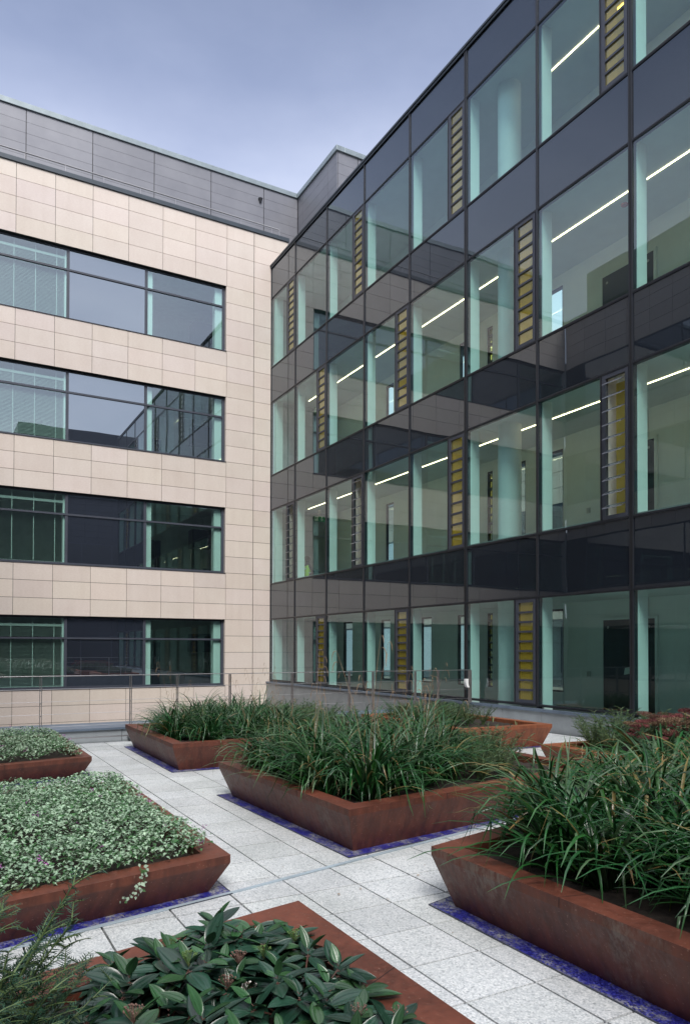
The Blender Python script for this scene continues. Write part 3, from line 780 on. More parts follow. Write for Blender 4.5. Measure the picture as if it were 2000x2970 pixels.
def sedge_mesh(seed, nb, lmin, lmax, wid, rad=.07, m=9):
    g = np.random.default_rng(seed)
    az = g.uniform(0, 2*np.pi, nb); Ln = g.uniform(lmin, lmax, nb); el0 = np.radians(g.uniform(50, 88, nb)); bend = g.uniform(1.1, 2.9, nb)
    out = g.random(nb) < .16; el0[out] = np.radians(g.uniform(25, 55, out.sum())); bend[out] = g.uniform(.7, 1.2, out.sum())
    t = np.linspace(0, 1, m)[None, :]; el = el0[:, None]-bend[:, None]*t**1.7
    kink = g.random(nb) < .26; kp = g.uniform(.45, .75, nb); el = np.where(kink[:, None] & (t > kp[:, None]), -np.radians(g.uniform(55, 88, nb))[:, None], el)
    azt = az[:, None]+g.normal(0, .25, nb)[:, None]*t
    ds = (Ln/(m-1))[:, None]
    dx = np.cos(el)*np.cos(azt)*ds; dy = np.cos(el)*np.sin(azt)*ds; dz = np.sin(el)*ds
    r0 = rad*np.sqrt(g.random(nb)); a0 = az+g.normal(0, .7, nb)
    P = np.zeros((nb, m, 3))
    P[:, :, 0] = (r0*np.cos(a0))[:, None]+np.concatenate([np.zeros((nb, 1)), np.cumsum(dx[:, :-1], 1)], 1)
    P[:, :, 1] = (r0*np.sin(a0))[:, None]+np.concatenate([np.zeros((nb, 1)), np.cumsum(dy[:, :-1], 1)], 1)
    P[:, :, 2] = np.concatenate([np.zeros((nb, 1)), np.cumsum(dz[:, :-1], 1)], 1)
    P[:, :, 2] = np.maximum(P[:, :, 2], -.04)
    W = (g.uniform(.7, 1.25, nb)*wid)[:, None]*np.clip(np.minimum(.55+t*1.6, (1-t)**.55*1.25), .08, 1)
    tw = g.normal(0, .5, nb); side = np.stack([-np.sin(az+tw), np.cos(az+tw), g.normal(0, .15, nb)], 1); side /= np.linalg.norm(side, axis=1, keepdims=True)
    base = np.array([.016, .066, .018])*g.uniform(.6, 1.6, nb)[:, None]*np.stack([g.uniform(.6, 1.15, nb), np.ones(nb), g.uniform(.6, 1.35, nb)], 1)
    light = g.random(nb) < .16; base[light] = np.array([.075, .14, .07])*g.uniform(.8, 1.3, light.sum())[:, None]
    dead = g.random(nb) < .035; base[dead] = np.array([.20, .16, .06])*g.uniform(.5, 1.1, dead.sum())[:, None]
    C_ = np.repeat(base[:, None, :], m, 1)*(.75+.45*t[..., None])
    tip = (g.random(nb) < .11); C_[tip, -2:] = np.array([.27, .18, .07])*g.uniform(.6, 1.1, tip.sum())[:, None, None]
    return ribbons(P, W, side, C_)
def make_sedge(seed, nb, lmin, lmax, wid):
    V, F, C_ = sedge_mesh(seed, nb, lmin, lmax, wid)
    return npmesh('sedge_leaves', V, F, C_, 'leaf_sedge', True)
def stalk_mesh(seed, n, hmin, hmax):
    g = random.Random(seed); b = MB()
    for _ in range(n):
        h = g.uniform(hmin, hmax); az = g.uniform(0, 6.28); lean = g.uniform(.05, .30); P = []
        for k in range(7):
            t = k/6; P.append((math.cos(az)*lean*h*t**1.6, math.sin(az)*lean*h*t**1.6, h*t*(1-.06*t)))
        b.tube(P, [.0028-.0016*k/6 for k in range(7)], 4)
        tx, ty, tz = P[-1]
        for q in range(g.randint(2, 4)):                      # drooping seed spikes
            z = tz-h*.07*q; a2 = az+g.uniform(-1, 1); l = g.uniform(.06, .13); s0 = (tx*(1-.05*q), ty*(1-.05*q), z)
            sp = [(s0[0]+math.cos(a2)*l*.5*math.sin(u*1.4), s0[1]+math.sin(a2)*l*.5*math.sin(u*1.4), s0[2]+l*.22*math.sin(u*2.6)-l*u*u*.9) for u in (0, .25, .5, .75, 1.)]
            b.tube(sp, [.0012, .0022, .0038, .0036, .0012], 4)
    me_o = b.build('seed_stalks', 'drystalk'); me = me_o.data; bpy.data.objects.remove(me_o); return me
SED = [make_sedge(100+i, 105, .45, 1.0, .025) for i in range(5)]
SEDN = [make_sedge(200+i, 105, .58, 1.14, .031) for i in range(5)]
STK = [stalk_mesh(5+i, 3, 1.0, 1.6) for i in range(4)]
STK2 = [stalk_mesh(15+i, 4, .55, .9) for i in range(3)]
def in_poly(x, y, P):
    c = False; j = len(P)-1
    for i in range(len(P)):
        if (P[i].y > y) != (P[j].y > y) and x < (P[j].x-P[i].x)*(y-P[i].y)/(P[j].y-P[i].y)+P[i].x: c = not c
        j = i
    return c
def scatter(P, step, jit, test=None, marg=.1):
    Q = poly_inset(P, marg); xs = [q.x for q in Q]; ys = [q.y for q in Q]; out = []
    y = min(ys); row = 0
    while y < max(ys):
        x = min(xs)+(step/2 if row % 2 else 0)
        while x < max(xs):
            a, b = x+random.uniform(-jit, jit), y+random.uniform(-jit, jit)
            if in_poly(a, b, Q) and (test is None or test(a, b)): out.append((a, b))
            x += step
        y += step*.87; row += 1
    return out
def put_sedge(key, meshes, test, label, group, sc_, step, stk=None, pst=.3):
    root, P, H, inn = PL[key]
    for x, y in scatter(inn, step, step*.3, test, .12):
        o = link('sedge_clump', random.choice(meshes), None, (x, y, H-.08)); o.rotation_euler = (0, 0, random.uniform(0, 6.28))
        s = random.uniform(*sc_); o.scale = (s, s, s*random.uniform(.9, 1.08)); tag(o, label, 'sedge', group)
        if stk and random.random() < pst:
            c = link('seed_stalks', random.choice(stk), o); c.rotation_euler.z = random.uniform(0, 6.28)
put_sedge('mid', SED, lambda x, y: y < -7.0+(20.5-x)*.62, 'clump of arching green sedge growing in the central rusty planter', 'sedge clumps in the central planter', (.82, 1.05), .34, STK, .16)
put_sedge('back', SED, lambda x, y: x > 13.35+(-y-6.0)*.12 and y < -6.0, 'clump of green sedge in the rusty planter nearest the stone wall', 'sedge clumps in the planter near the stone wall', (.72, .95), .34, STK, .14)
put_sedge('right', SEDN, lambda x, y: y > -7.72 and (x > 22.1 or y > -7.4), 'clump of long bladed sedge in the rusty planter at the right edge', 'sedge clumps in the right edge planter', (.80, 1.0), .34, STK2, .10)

def yew_mesh(seed, nst, h, spread, nl=.022, nw=.0035, dens=1.):
    g = np.random.default_rng(seed); V = []; F = []; C_ = []; b = MB()
    axes = []
    for i in range(nst):
        az = g.uniform(0, 6.28); L_ = h*g.uniform(.55, 1.08); lean = spread*g.uniform(.2, 1.25)
        P = [np.array([math.cos(az)*lean*t**1.1, math.sin(az)*lean*t**1.1, L_*(t**.9)*(1-.12*t)]) for t in np.linspace(0, 1, 8)]
        axes.append((P, 1.)); b.tube([tuple(p) for p in P], [.006-.0045*k/7 for k in range(8)], 4)
        for k in range(2, 8):
            for _ in range(2):
                a2 = az+g.uniform(-2.2, 2.2); l2 = h*g.uniform(.14, .30)*(1.25-.09*k); p0 = P[k]
                Q = [p0+np.array([math.cos(a2)*l2*t, math.sin(a2)*l2*t, l2*(.45*t-.25*t*t)+.2*l2*t*(k/7)]) for t in np.linspace(0, 1, 5)]
                axes.append((Q, .9)); b.tube([tuple(p) for p in Q], [.003-.002*q/4 for q in range(5)], 3)
    for P, s in axes:
        P = np.array(P); seg = np.linalg.norm(np.diff(P, axis=0), axis=1); tot = seg.sum(); n = max(6, int(tot/.0052*dens))
        cs = np.concatenate([[0], np.cumsum(seg)])/tot
        t = np.linspace(.08, 1, n); C0 = np.stack([np.interp(t, cs, P[:, k]) for k in range(3)], 1)
        d = np.stack([np.interp(np.minimum(t+.05, 1), cs, P[:, k])-np.interp(np.maximum(t-.05, 0), cs, P[:, k]) for k in range(3)], 1); d /= np.linalg.norm(d, axis=1, keepdims=True)+1e-9
        ref = np.array([0, 0, 1.]) if abs(d[:, 2].mean()) < .8 else np.array([1., 0, 0])
        u = np.cross(d, ref); u /= np.linalg.norm(u, axis=1, keepdims=True)+1e-9; w = np.cross(u, d)
        ang = g.uniform(0, 2*np.pi, n) if abs(d[:, 2].mean()) > .6 else np.where(np.arange(n) % 2, 0, np.pi)+g.normal(0, .35, n)
        rad = u*np.cos(ang)[:, None]+w*np.sin(ang)[:, None]
        dirn = rad*.85+d*.55; dirn /= np.linalg.norm(dirn, axis=1, keepdims=True)
        perp = np.cross(dirn, w+1e-3); perp /= np.linalg.norm(perp, axis=1, keepdims=True)
        l = nl*s*g.uniform(.75, 1.15, n)*np.minimum(1, (1.06-t)*6+.35)
        a = C0; m_ = C0+dirn*(l*.5)[:, None]; e = C0+dirn*l[:, None]
        base = len(V)*1
        vv = np.stack([a-perp*nw*.35, a+perp*nw*.35, m_+perp*nw*.5, m_-perp*nw*.5, e+perp*nw*.12, e-perp*nw*.12], 1).reshape(-1, 3)
        col = np.array([.020, .055, .034])*g.uniform(.55, 1.35, n)[:, None]*(1+.7*(t[:, None] > .85)); col = np.repeat(col, 6, 0)
        off = sum(len(x) for x in V); i6 = np.arange(n)*6+off
        F.append(np.stack([i6, i6+1, i6+2, i6+3], 1)); F.append(np.stack([i6+3, i6+2, i6+4, i6+5], 1)); V.append(vv); C_.append(col)
    me = npmesh('yew_needles', np.concatenate(V), np.concatenate(F), np.concatenate(C_), 'leaf_yew')
    o = b.build('twigs', 'stem_green'); tw = o.data; bpy.data.objects.remove(o); return me, tw
YEW = [yew_mesh(300+i, 13, .42, .22, .020, .0034, .8) for i in range(3)]
YEWN = [yew_mesh(320+i, 16, .60, .32, .024, .0032, 1.25) for i in range(2)]
def put_yew(pts, meshes, label, group, s=(.85, 1.1)):
    for x, y, z in pts:
        n, t = random.choice(meshes); o = link('yew_shrub', n, None, (x, y, z)); tag(o, label, 'yew', group)
        k = random.uniform(*s); o.scale = (k, k, k*random.uniform(.85, 1.15)); o.rotation_euler.z = random.uniform(0, 6.28); link('twigs', t, o)
r3 = lambda key, st, test, m=.1: [(x, y, PL[key][2]-.08) for x, y in scatter(PL[key][3], st, st*.25, test, m)]
put_yew(r3('mid', .30, lambda x, y: -7.0+(20.5-x)*.62 < y < -5.95+(20.5-x)*.5), YEW, 'small dark yew shrub behind the sedge in the central rusty planter', 'yews in the central planter')
put_yew(r3('back', .32, lambda x, y: y > -6.05), YEW, 'small dark yew shrub at the far end of the planter near the stone wall', 'yews in the planter near the stone wall')
put_yew(r3('fb', .32, lambda x, y: x < 15.35 and y < -2.3 or x < 14.4), YEW, 'dark yew shrub in the bright orange planter before the glass wall', 'yews in the orange planter by the glass wall', (.8, 1.0))
put_yew(r3('rr', .36, lambda x, y: x < 19.6 and y < -2.1), YEW, 'dark yew shrub at the left of the planter with red sedum', 'yews beside the red sedum', (1.15, 1.45))
put_yew([(22.98, -10.98, .2), (23.22, -10.98, .2), (23.42, -11.12, .2), (23.05, -11.28, .2), (22.82, -11.30, .2), (23.12, -11.12, .2), (23.35, -11.3, .2), (22.9, -11.12, .2)], YEWN, 'yew shrub with feathery sprigs at the bottom left corner of the photo', 'yews in the foreground planter', (1.0, 1.2))

# ---- sedum
def sedum_mesh(seed, tone):
    g = np.random.default_rng(seed); V = []; F = []; C_ = []; heads = []
    b = MB()
    for i in range(15):
        a = g.uniform(0, 6.28); r = .24*math.sqrt(g.random()); h = .40+g.uniform(-.07, .05)-r*.35
        x, y = r*math.cos(a), r*math.sin(a); b.tube([(x*.4, y*.4, 0), (x*.8, y*.8, h*.5), (x, y, h)], .004, 4); heads.append((x, y, h))
    off = 0
    def quadcloud(c, n, sx, sz, size, col, flat):
        nonlocal off
        p = g.normal(0, 1, (n, 3)); p /= np.linalg.norm(p, axis=1, keepdims=True); p *= (g.random(n)**.33)[:, None]
        p = p*np.array([sx, sx, sz])+np.array(c)
        d1 = g.normal(0, 1, (n, 3)); d1[:, 2] *= flat; d1 /= np.linalg.norm(d1, axis=1, keepdims=True)
        d2 = np.cross(d1, g.normal(0, 1, (n, 3))*np.array([flat, flat, 1])); d2 /= np.linalg.norm(d2, axis=1, keepdims=True)
        s = size*g.uniform(.6, 1.3, n)[:, None]
        vv = np.stack([p-d1*s, p+d2*s*.6, p+d1*s, p-d2*s*.6], 1).reshape(-1, 3); i4 = np.arange(n)*4+off
        V.append(vv); F.append(np.stack([i4, i4+1, i4+2, i4+3], 1)); C_.append(np.repeat(np.array(col)*g.uniform(.5, 1.4, n)[:, None], 4, 0)); off += n*4
    for h in heads:
        t = np.array(tone)*g.uniform(.7, 1.3)
        quadcloud(h, 420, .075, .018, .0055, t, .8)
    hd = npmesh('flower_heads', np.concatenate(V), np.concatenate(F), np.concatenate(C_), 'sedum_head')
    V = []; F = []; C_ = []; off = 0
    for x, y, h in heads:
        for k in range(5): quadcloud((x*(.5+.1*k), y*(.5+.1*k), h*(.25+.14*k)), 7, .05, .03, .028, (.07, .13, .075), .35)
    lv = npmesh('sedum_leaves', np.concatenate(V), np.concatenate(F), np.concatenate(C_), 'leaf_soft')
    o = b.build('stems', 'stem_green'); st = o.data; bpy.data.objects.remove(o); return hd, lv, st
SDM = [sedum_mesh(400, (.16, .075, .062)), sedum_mesh(401, (.18, .12, .08)), sedum_mesh(402, (.17, .055, .06))]
for x, y in scatter(PL['rr'][3], .42, .1, lambda x, y: x > 19.3 or y > -2.25, .1):
    h, lv, st = random.choice(SDM); o = link('sedum_plant', lv, None, (x, y, .31)); o.rotation_euler.z = random.uniform(0, 6.28)
    s = random.uniform(1.1, 1.35); o.scale = (s, s, s*random.uniform(1.0, 1.2)); link('flower_heads', h, o); link('stems', st, o)
    tag(o, 'sedum plant with flat rust red flower heads below the glass wall', 'sedum', 'red sedums in the orange planter')

# ---- silver ground cover
def lamium(key, n, size, silver, label, dens_edge=.06, bare=0.):
    root, P, H, inn = PL[key]; g = np.random.default_rng(len(key)+n)
    Q = poly_inset(P, .10); xs = [q.x for q in Q]; ys = [q.y for q in Q]
    x = g.uniform(min(xs), max(xs), n*2); y = g.uniform(max(min(ys), -12.3), max(ys), n*2)
    ed = np.array([in_poly(a, b, Q) for a, b in zip(x, y)]); x = x[ed][:n]; y = y[ed][:n]; n = len(x)
    cl = np.sin(x*7.3+1.7*np.sin(y*5.1))*np.sin(y*8.1+1.3*np.sin(x*4.3)); hum = .5+.5*cl
    lay = g.random(n)**1.0
    dist = np.full(n, 9.)
    for a_, b_ in zip(P, P[1:]+P[:1]):
        e_ = (b_-a_).normalized(); dist = np.minimum(dist, np.abs((x-a_.x)*(-e_.y)+(y-a_.y)*e_.x))
    edge = np.clip((dist-.06)/.28, 0, 1)
    hum2 = .5+.5*np.sin(x*2.3+1.1)*np.sin(y*2.9+.4)
    z = H-.03+(.02+.12*lay+.07*hum+.05*hum2)*(.62+.38*edge); z = np.where(dist < .19, np.maximum(z, H+.012+.03*g.random(n)), z)
    az = g.uniform(0, 2*np.pi, n); tilt = np.radians(g.normal(14, 17, n)); roll = g.normal(0, .25, n)
    s = size*g.uniform(.55, 1.25, n)
    f = np.stack([np.cos(az)*np.cos(tilt), np.sin(az)*np.cos(tilt), -np.sin(tilt)], 1)
    up = np.stack([np.cos(az)*np.sin(tilt)+np.sin(az)*np.sin(roll)*.6, np.sin(az)*np.sin(tilt)-np.cos(az)*np.sin(roll)*.6, np.cos(tilt)], 1); up /= np.linalg.norm(up, axis=1, keepdims=True)
    sd = np.cross(up, f); C0 = np.stack([x, y, z], 1)
    # heart shaped leaf: 8 outline verts + 3 along the midrib, folded
    loc = [(-.12, 0, 0), (.42, 0, -.04), (1.0, 0, -.16), (-.25, .28, .10), (.05, .52, .14), (.45, .46, .09), (.80, .2, -.04), (-.25, -.28, .10), (.05, -.52, .14), (.45, -.46, .09), (.80, -.2, -.04), (.0, .20, .06), (.42, .2, .03), (.0, -.2, .06), (.42, -.2, .03)]
    vv = np.stack([C0+f*(a*s)[:, None]+sd*(b*s)[:, None]+up*(c*s)[:, None] for a, b, c in loc], 1).reshape(-1, 3)
    fs = [(0, 11, 4, 3), (0, 1, 12, 11), (11, 12, 5, 4), (1, 2, 6, 12), (12, 6, 6, 5), (0, 7, 8, 13), (0, 13, 14, 1), (13, 8, 9, 14), (1, 14, 10, 2), (14, 9, 10, 10)]
    fs = [q if len(set(q)) == 4 else q for q in fs]
    k = len(loc); i = np.arange(n)[:, None]*k
    good = [(0, 11, 4, 3), (0, 1, 12, 11), (11, 12, 5, 4), (1, 2, 6, 12), (0, 7, 8, 13), (0, 13, 14, 1), (13, 8, 9, 14), (1, 14, 10, 2)]
    tri = [(12, 6, 5), (14, 9, 10)]
    F = np.concatenate([i+np.array(q)[None, :] for q in good])
    sv = np.array(silver); gr = np.array([.035, .095, .035])
    isg = (g.random(n) < .22+.3*(lay < .35)); va = g.uniform(.65, 1.2, n)
    inner = np.where(isg[:, None], gr*2.0, sv)*va[:, None]; outer = (gr*1.1+np.array([.02, .03, .02])*0)*va[:, None]*1.5
    outer = inner*.42+outer*.58
    mid = inner*.65+outer*.35
    C_ = np.stack([inner, inner, mid, outer, outer, outer, outer, outer, outer, outer, outer, inner, inner, inner, inner], 1).reshape(-1, 3)
    me = npmesh('silver_ground_cover', vv, F, C_, 'leaf_soft', True)
    # remaining corner triangles as thin quads are dropped; leaf edge stays toothed
    o = link('silver_ground_cover', me); tag(o, label, 'ground cover', kind='stuff')
    # flowers
    V = []; F = []; C2 = []; off = 0
    for _ in range(60 if key == 'ln' else 24):
        j = g.integers(n); c = np.array([x[j], y[j], z[j]+.03]); nn = 22
        if key == 'ln' and g.random() < .6: c[0] = x.max()-abs(g.normal(0, .35)) if g.random() < .5 else c[0]; c[1] = min(c[1], y.max()) if g.random() < .5 else y.max()-abs(g.normal(0, .12)); c[2] = H+.09
        if not in_poly(c[0], c[1], Q): continue
        p = c+g.normal(0, 1, (nn, 3))*np.array([.012, .012, .010]); d1 = g.normal(0, 1, (nn, 3)); d1 /= np.linalg.norm(d1, axis=1, keepdims=True)
        d2 = np.cross(d1, g.normal(0, 1, (nn, 3))); d2 /= np.linalg.norm(d2, axis=1, keepdims=True); s_ = .006
        V.append(np.stack([p-d1*s_, p+d2*s_*.6, p+d1*s_, p-d2*s_*.6], 1).reshape(-1, 3)); i4 = np.arange(nn)*4+off; F.append(np.stack([i4, i4+1, i4+2, i4+3], 1)); off += nn*4
        C2.append(np.repeat(np.array([[.48, .14, .50]])*g.uniform(.6, 1.4, nn)[:, None], 4, 0))
    fm = npmesh('purple_blooms', np.concatenate(V), np.concatenate(F), np.concatenate(C2), 'leaf_soft'); f_ = link('purple_blooms', fm, o)
    return o
lamium('ln', 31000, .025, (.43, .60, .46), 'carpet of silver and green leaved dead nettle filling the low left planter')
lamium('fl', 17000, .027, (.40, .54, .41), 'carpet of silvery ground cover leaves in the far left planter')
def trail():
    """runner of silver leaves hanging over the rim of the left planter"""
    g = random.Random(3); b = MB(); lf = MB()
    P = [(20.90, -9.93, .30), (21.02, -9.95, .30), (21.06, -9.96, .23), (21.03, -9.99, .15), (20.99, -10.06, .11)]
    b.tube(P, .0022, 4); o = empty('trailing_runner', P[0]); tag(o, 'runner of silver leaves hanging over the rusty rim of the left planter', 'trailing stem')
    for k in range(36):
        t = g.random()*(len(P)-1.01); i = int(t); q = Vector(P[i]).lerp(Vector(P[i+1]), t-i)+Vector((g.uniform(0, .04), g.uniform(-.035, .035), g.uniform(-.02, .03)))
        a = g.uniform(0, 6.28); s = g.uniform(.012, .024); d = Vector((.5, math.cos(a), math.sin(a)*.8-.2)).normalized(); e = d.cross(Vector((1, .2, .6))).normalized()
        v = g.uniform(.7, 1.2); lf.t = (.36*v, .48*v, .38*v) if g.random() < .75 else (.06, .14, .05)
        lf.add([q-d*s*.6, q+e*s*.6, q+d*s, q-e*s*.6], [(0, 1, 2, 3)])
    b2 = b.build('stem', 'stem_brown', o); lf.build('leaves', 'leaf_soft', o)
trail()

# ---- glossy viburnum like shrubs
def leaf_template(L_, W_, nu=9, nv=9):
    V = []; C_ = []
    for i in range(nu):
        u = i/(nu-1); w = W_*(math.sin(math.pi*min(1, u**.85))**.75)*(1-.12*u)+.0004
        for j in range(nv):
            v = -1+2*j/(nv-1)
            groove = -abs(math.cos(v*math.pi*1.5))**3*.045*w*2.2 if 0 < u < 1 else 0
            z = .09*w*abs(v)**1.3+groove-.16*L_*u*u
            V.append((u*L_, v*w/2*1., z))
            vein = abs(math.cos(v*math.pi*1.5))**10
            C_.append(tuple(c*(1+.22*vein) for c in (.018, .058, .038)))
    F = [(i*nv+j, (i+1)*nv+j, (i+1)*nv+j+1, i*nv+j+1) for i in range(nu-1) for j in range(nv-1)]
    return np.array(V), np.array(F), np.array(C_)
LT = [leaf_template(1., .50), leaf_template(1., .44), leaf_template(1., .56)]
def vib_mesh(seed, ntip, rad, h):
    g = np.random.default_rng(seed); V = []; F = []; C_ = []; off = 0; st = MB(); um = MB(); tips = []
    for i in range(ntip):
        a = i*2.39996+g.uniform(-.3, .3); r = rad*math.sqrt((i+.5)/ntip); x, y = r*math.cos(a), r*math.sin(a)
        z = h*(1-.45*(r/rad)**2)+g.uniform(-.05, .06); P = [(x*.25, y*.25, 0), (x*.6, y*.6, z*.55), (x, y, z)]
        st.tube(P, [.005, .004, .003], 5); tips.append((x, y, z, a, r/rad))
    for x, y, z, a, rr in tips:
        for tier, nl, el, sz in ((0, 5, -8, 1.), (1, 4, 14, .9), (2, 2, 42, .6)):
            for q in range(nl):
                az = g.uniform(0, .5)+q*2*math.pi/nl+tier*.6; e = math.radians(el+g.normal(0, 13)); s = g.uniform(.125, .185)*sz
                lt = LT[g.integers(3)]
                f = np.array([math.cos(az)*math.cos(e), math.sin(az)*math.cos(e), math.sin(e)])+np.array([math.cos(a), math.sin(a), 0])*rr*.35; f /= np.linalg.norm(f)
                sd = np.cross(np.array([0, 0, 1.]), f); sd /= np.linalg.norm(sd); sd = sd+np.array([0, 0, g.normal(0, .22)]); sd /= np.linalg.norm(sd); up = np.cross(f, sd)
                base = np.array([x, y, z-.03+.022*tier])+f*.012
                vv = base+s*(lt[0][:, :1]*f+lt[0][:, 1:2]*sd+lt[0][:, 2:]*up)
                V.append(vv); F.append(lt[1]+off); off += len(vv)
                k = g.uniform(.6, 1.35); tone = np.array([1., 1., 1.]) if tier < 2 else np.array([1.6, 1.5, .9])
                if g.random() < .12: tone = np.array([1.6, 1.4, .8])
                C_.append(lt[2]*k*tone)
                st.tube([(x, y, z-.03+.022*tier), tuple(base)], .0016, 4)
    me = npmesh('glossy_leaves', np.concatenate(V), np.concatenate(F), np.concatenate(C_), 'leaf_gloss', True)
    o = st.build('stems', 'stem_brown'); sm = o.data; bpy.data.objects.remove(o); return me, sm, tips
def umbel(seed, mat):
    g = random.Random(seed); b = MB()
    for k in range(34):
        a = g.uniform(0, 6.28); r = .034*math.sqrt(g.random()); z = .055-r*r*9+g.uniform(-.003, .003); p = Vector((r*math.cos(a), r*math.sin(a), z))
        b.tube([(0, 0, 0), (p.x*.6, p.y*.6, z*.6), (p.x, p.y, p.z)], .0007, 3)
        s = g.uniform(.0022, .0036)
        b.loft([[(p.x+s*q*math.cos(t*1.257), p.y+s*q*math.sin(t*1.257), p.z+s*w) for t in range(5)] for q, w in ((.4, -1), (1, -.3), (1, .4), (.4, 1))])
    o = b.build('flower_cluster', mat); m = o.data; bpy.data.objects.remove(o); return m
UM = [umbel(1, 'bud_green'), umbel(2, 'bud_green'), umbel(3, 'bud_brown'), umbel(4, 'bloom_white')]
VB = [vib_mesh(500+i, 12, .28, .17) for i in range(4)]
vpos = [(22.52, -9.84), (22.78, -10.32), (22.66, -10.05), (23.0, -9.80), (23.45, -9.84), (23.25, -10.38), (23.0, -10.62), (23.5, -10.72), (23.62, -10.42), (23.92, -9.86), (23.75, -10.95), (24.1, -10.4), (24.3, -9.85), (24.1, -10.95)]
for k, (x, y) in enumerate(vpos):
    n, s, tips = VB[k % 4]; o = link('viburnum_shrub', n, None, (x, y, .2)); tag(o, 'low shrub with large glossy deeply veined leaves in the foreground planter', 'shrub', 'glossy shrubs in the foreground planter')
    q = random.uniform(.92, 1.1); o.scale = (q, q, q*random.uniform(.85, 1.1)); o.rotation_euler.z = random.uniform(0, 6.28); link('stems', s, o)
    for j in range(3):
        t = tips[random.randrange(len(tips))]; c = link('flower_cluster', UM[3] if (k == 3 and j == 0) else UM[random.randrange(3)], o); c.location = (t[0], t[1], t[2]+.01)

# ---- small loose plants in the bare soil
def shoot(x, y, z, lab):
    b = MB(); g = random.Random(int(x*100))
    for k in range(6):
        a = g.uniform(0, 6.28); l = g.uniform(.1, .2); b.t = (.25, .3, .16)
        w = .008; P = Vector((x, y, z)); d = Vector((math.cos(a)*.35, math.sin(a)*.35, 1)).normalized(); s = Vector((-math.sin(a), math.cos(a), 0))
        b.add([P-s*w*.5, P+s*w*.5, P+d*l*.6+s*w, P+d*l, P+d*l*.6-s*w], [(0, 1, 2, 3, 4)])
    o = b.build('young_shoot', 'leaf_soft'); tag(o, lab, 'shoot')
shoot(15.0, -1.95, .30, 'pale green young shoot in bare soil beside the yews of the orange planter')
shoot(15.75, -2.05, .30, 'lone short shoot standing further right in the bare soil of the orange planter')

def litter():
    g = random.Random(9); base = None
    b = MB(); b.add([(-.02, 0, .003), (0, .009, .006), (.022, 0, .004), (0, -.009, .003)], [(0, 1, 2, 3)])
    base = b.build('fallen_leaf', 'drystalk')
    for k in range(46):
        o = base if k == 0 else base.copy()
        if k: COL.objects.link(o)
        lane = g.random()
        if lane < .5: x, y = g.uniform(13, 24.5), g.choice((g.uniform(-8.55, -8.36), g.uniform(-9.2, -8.4)))
        else: x, y = g.choice((g.uniform(20.95, 21.6), g.uniform(16.1, 17.4))), g.uniform(-9.0, -4.2)
        o.location = (x, y, .006); o.rotation_euler.z = g.uniform(0, 6.28); q = g.uniform(.35, .9); o.scale = (q, q, q)
        tag(o, 'tiny dry brown leaf fragment lying loose on the pale paving', 'leaf', 'dry leaf fragments on the paving')
litter()

# ------------------------------------------------------------------ sky, sun, camera
W = bpy.data.worlds.new('World'); sc.world = W; W.use_nodes = True
nt = W.node_tree; nt.nodes.clear()
out = N(nt, 'ShaderNodeOutputWorld'); bg = N(nt, 'ShaderNodeBackground')
SUN_EL, SUN_AZ = R(46), R(-18)        # azimuth measured from +x, towards -y
sky = N(nt, 'ShaderNodeTexSky', sky_type='NISHITA'); sky.sun_disc = False; sky.sun_elevation = SUN_EL
sky.sun_rotation = math.pi/2-SUN_AZ; sky.air_density = 1.2; sky.dust_density = 2.; sky.ozone_density = 1.5
tc = N(nt, 'ShaderNodeTexCoord'); sp = N(nt, 'ShaderNodeSeparateXYZ'); L(nt, tc.outputs['Generated'], sp.inputs[0])
mp = N(nt, 'ShaderNodeMapping'); mp.inputs['Scale'].default_value = (1, 1, 2.4); L(nt, tc.outputs['Generated'], mp.inputs['Vector'])
c1 = noise(nt, 1.3, 6, .55, mp.outputs[0]); c2 = noise(nt, 3.1, 5, .55, mp.outputs[0])
grad = ramp(nt, sp.outputs[2], [(0, (5.2, 5.4, 5.9)), (.47, (3.9, 4.15, 4.9)), (.545, (2.5, 2.8, 3.75)), (.61, (1.48, 1.75, 2.6)), (.70, (1.1, 1.32, 2.0)), (.86, (6.6, 6.8, 7.2))])
for e in nt.nodes:
    if e.type == 'VALTORGB' and len(e.color_ramp.elements) == 5:
        pass
cl = ramp(nt, c1, [(.36, (.80, .81, .85)), (.5, (1, .99, .98)), (.64, (1.24, 1.20, 1.14))])
cl2 = ramp(nt, c2, [(.3, (.88, .89, .92)), (.7, (1.12, 1.10, 1.07))])
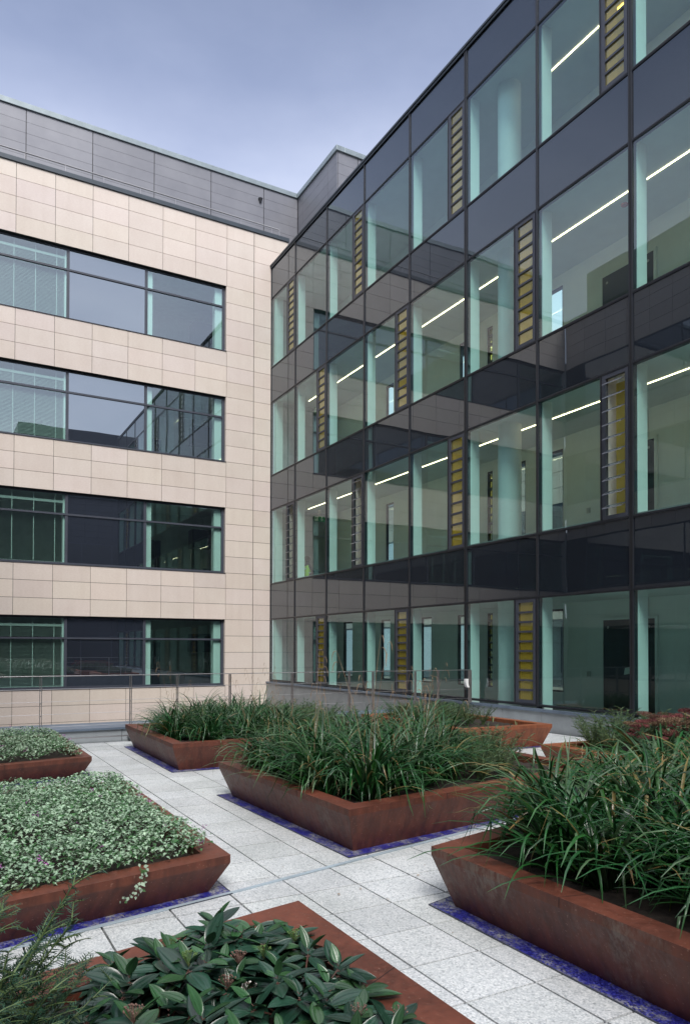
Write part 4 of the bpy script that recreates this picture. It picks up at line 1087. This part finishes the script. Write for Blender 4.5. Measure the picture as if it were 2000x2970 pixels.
cc = mixc(nt, 1., mixc(nt, 1., grad, cl, 'MULTIPLY'), cl2, 'MULTIPLY')
fin = mixc(nt, .85, sky.outputs[0], cc)
L(nt, fin, bg.inputs[0]); bg.inputs[1].default_value = .10; L(nt, bg.outputs[0], out.inputs[0])
sl = bpy.data.lights.new('sun', 'SUN'); sl.energy = 1.3; sl.angle = R(25); sl.color = (1., .96, .92)
so = bpy.data.objects.new('sun', sl); COL.objects.link(so)
d = Vector((math.cos(SUN_EL)*math.cos(SUN_AZ), math.cos(SUN_EL)*math.sin(SUN_AZ), math.sin(SUN_EL)))
so.rotation_euler = d.to_track_quat('Z', 'Y').to_euler(); so.location = (30, -20, 40)

cam = bpy.data.cameras.new('camera'); co = bpy.data.objects.new('camera', cam); COL.objects.link(co)
yaw, pit, rol = R(150.848507), R(.797973), R(.131592)
Fw = Vector((math.cos(pit)*math.cos(yaw), math.cos(pit)*math.sin(yaw), math.sin(pit)))
Rt = Vector((math.sin(yaw), -math.cos(yaw), 0)); Up = Rt.cross(Fw)
R2 = Rt*math.cos(rol)+Up*math.sin(rol); U2 = -Rt*math.sin(rol)+Up*math.cos(rol)
co.matrix_world = Matrix(((R2.x, U2.x, -Fw.x, 25.719), (R2.y, U2.y, -Fw.y, -11.105), (R2.z, U2.z, -Fw.z, 1.70), (0, 0, 0, 1)))
cam.sensor_fit = 'HORIZONTAL'; cam.sensor_width = 36; cam.lens = 36*2135.13/2000
cam.shift_y = (1851.6-1485)/2000; cam.clip_start = .05; cam.clip_end = 1000
sc.camera = co
sc.view_settings.view_transform = 'Standard'; sc.view_settings.look = 'None'; sc.view_settings.exposure = 1.33; sc.view_settings.gamma = 1.
try:
    sc.cycles.use_denoising = True; sc.cycles.denoiser = 'OPENIMAGEDENOISE'
    sc.cycles.max_bounces = 10; sc.cycles.diffuse_bounces = 5; sc.cycles.glossy_bounces = 4; sc.cycles.transparent_max_bounces = 14
    sc.cycles.caustics_reflective = False; sc.cycles.caustics_refractive = False; sc.cycles.sample_clamp_indirect = 6.
except Exception: pass
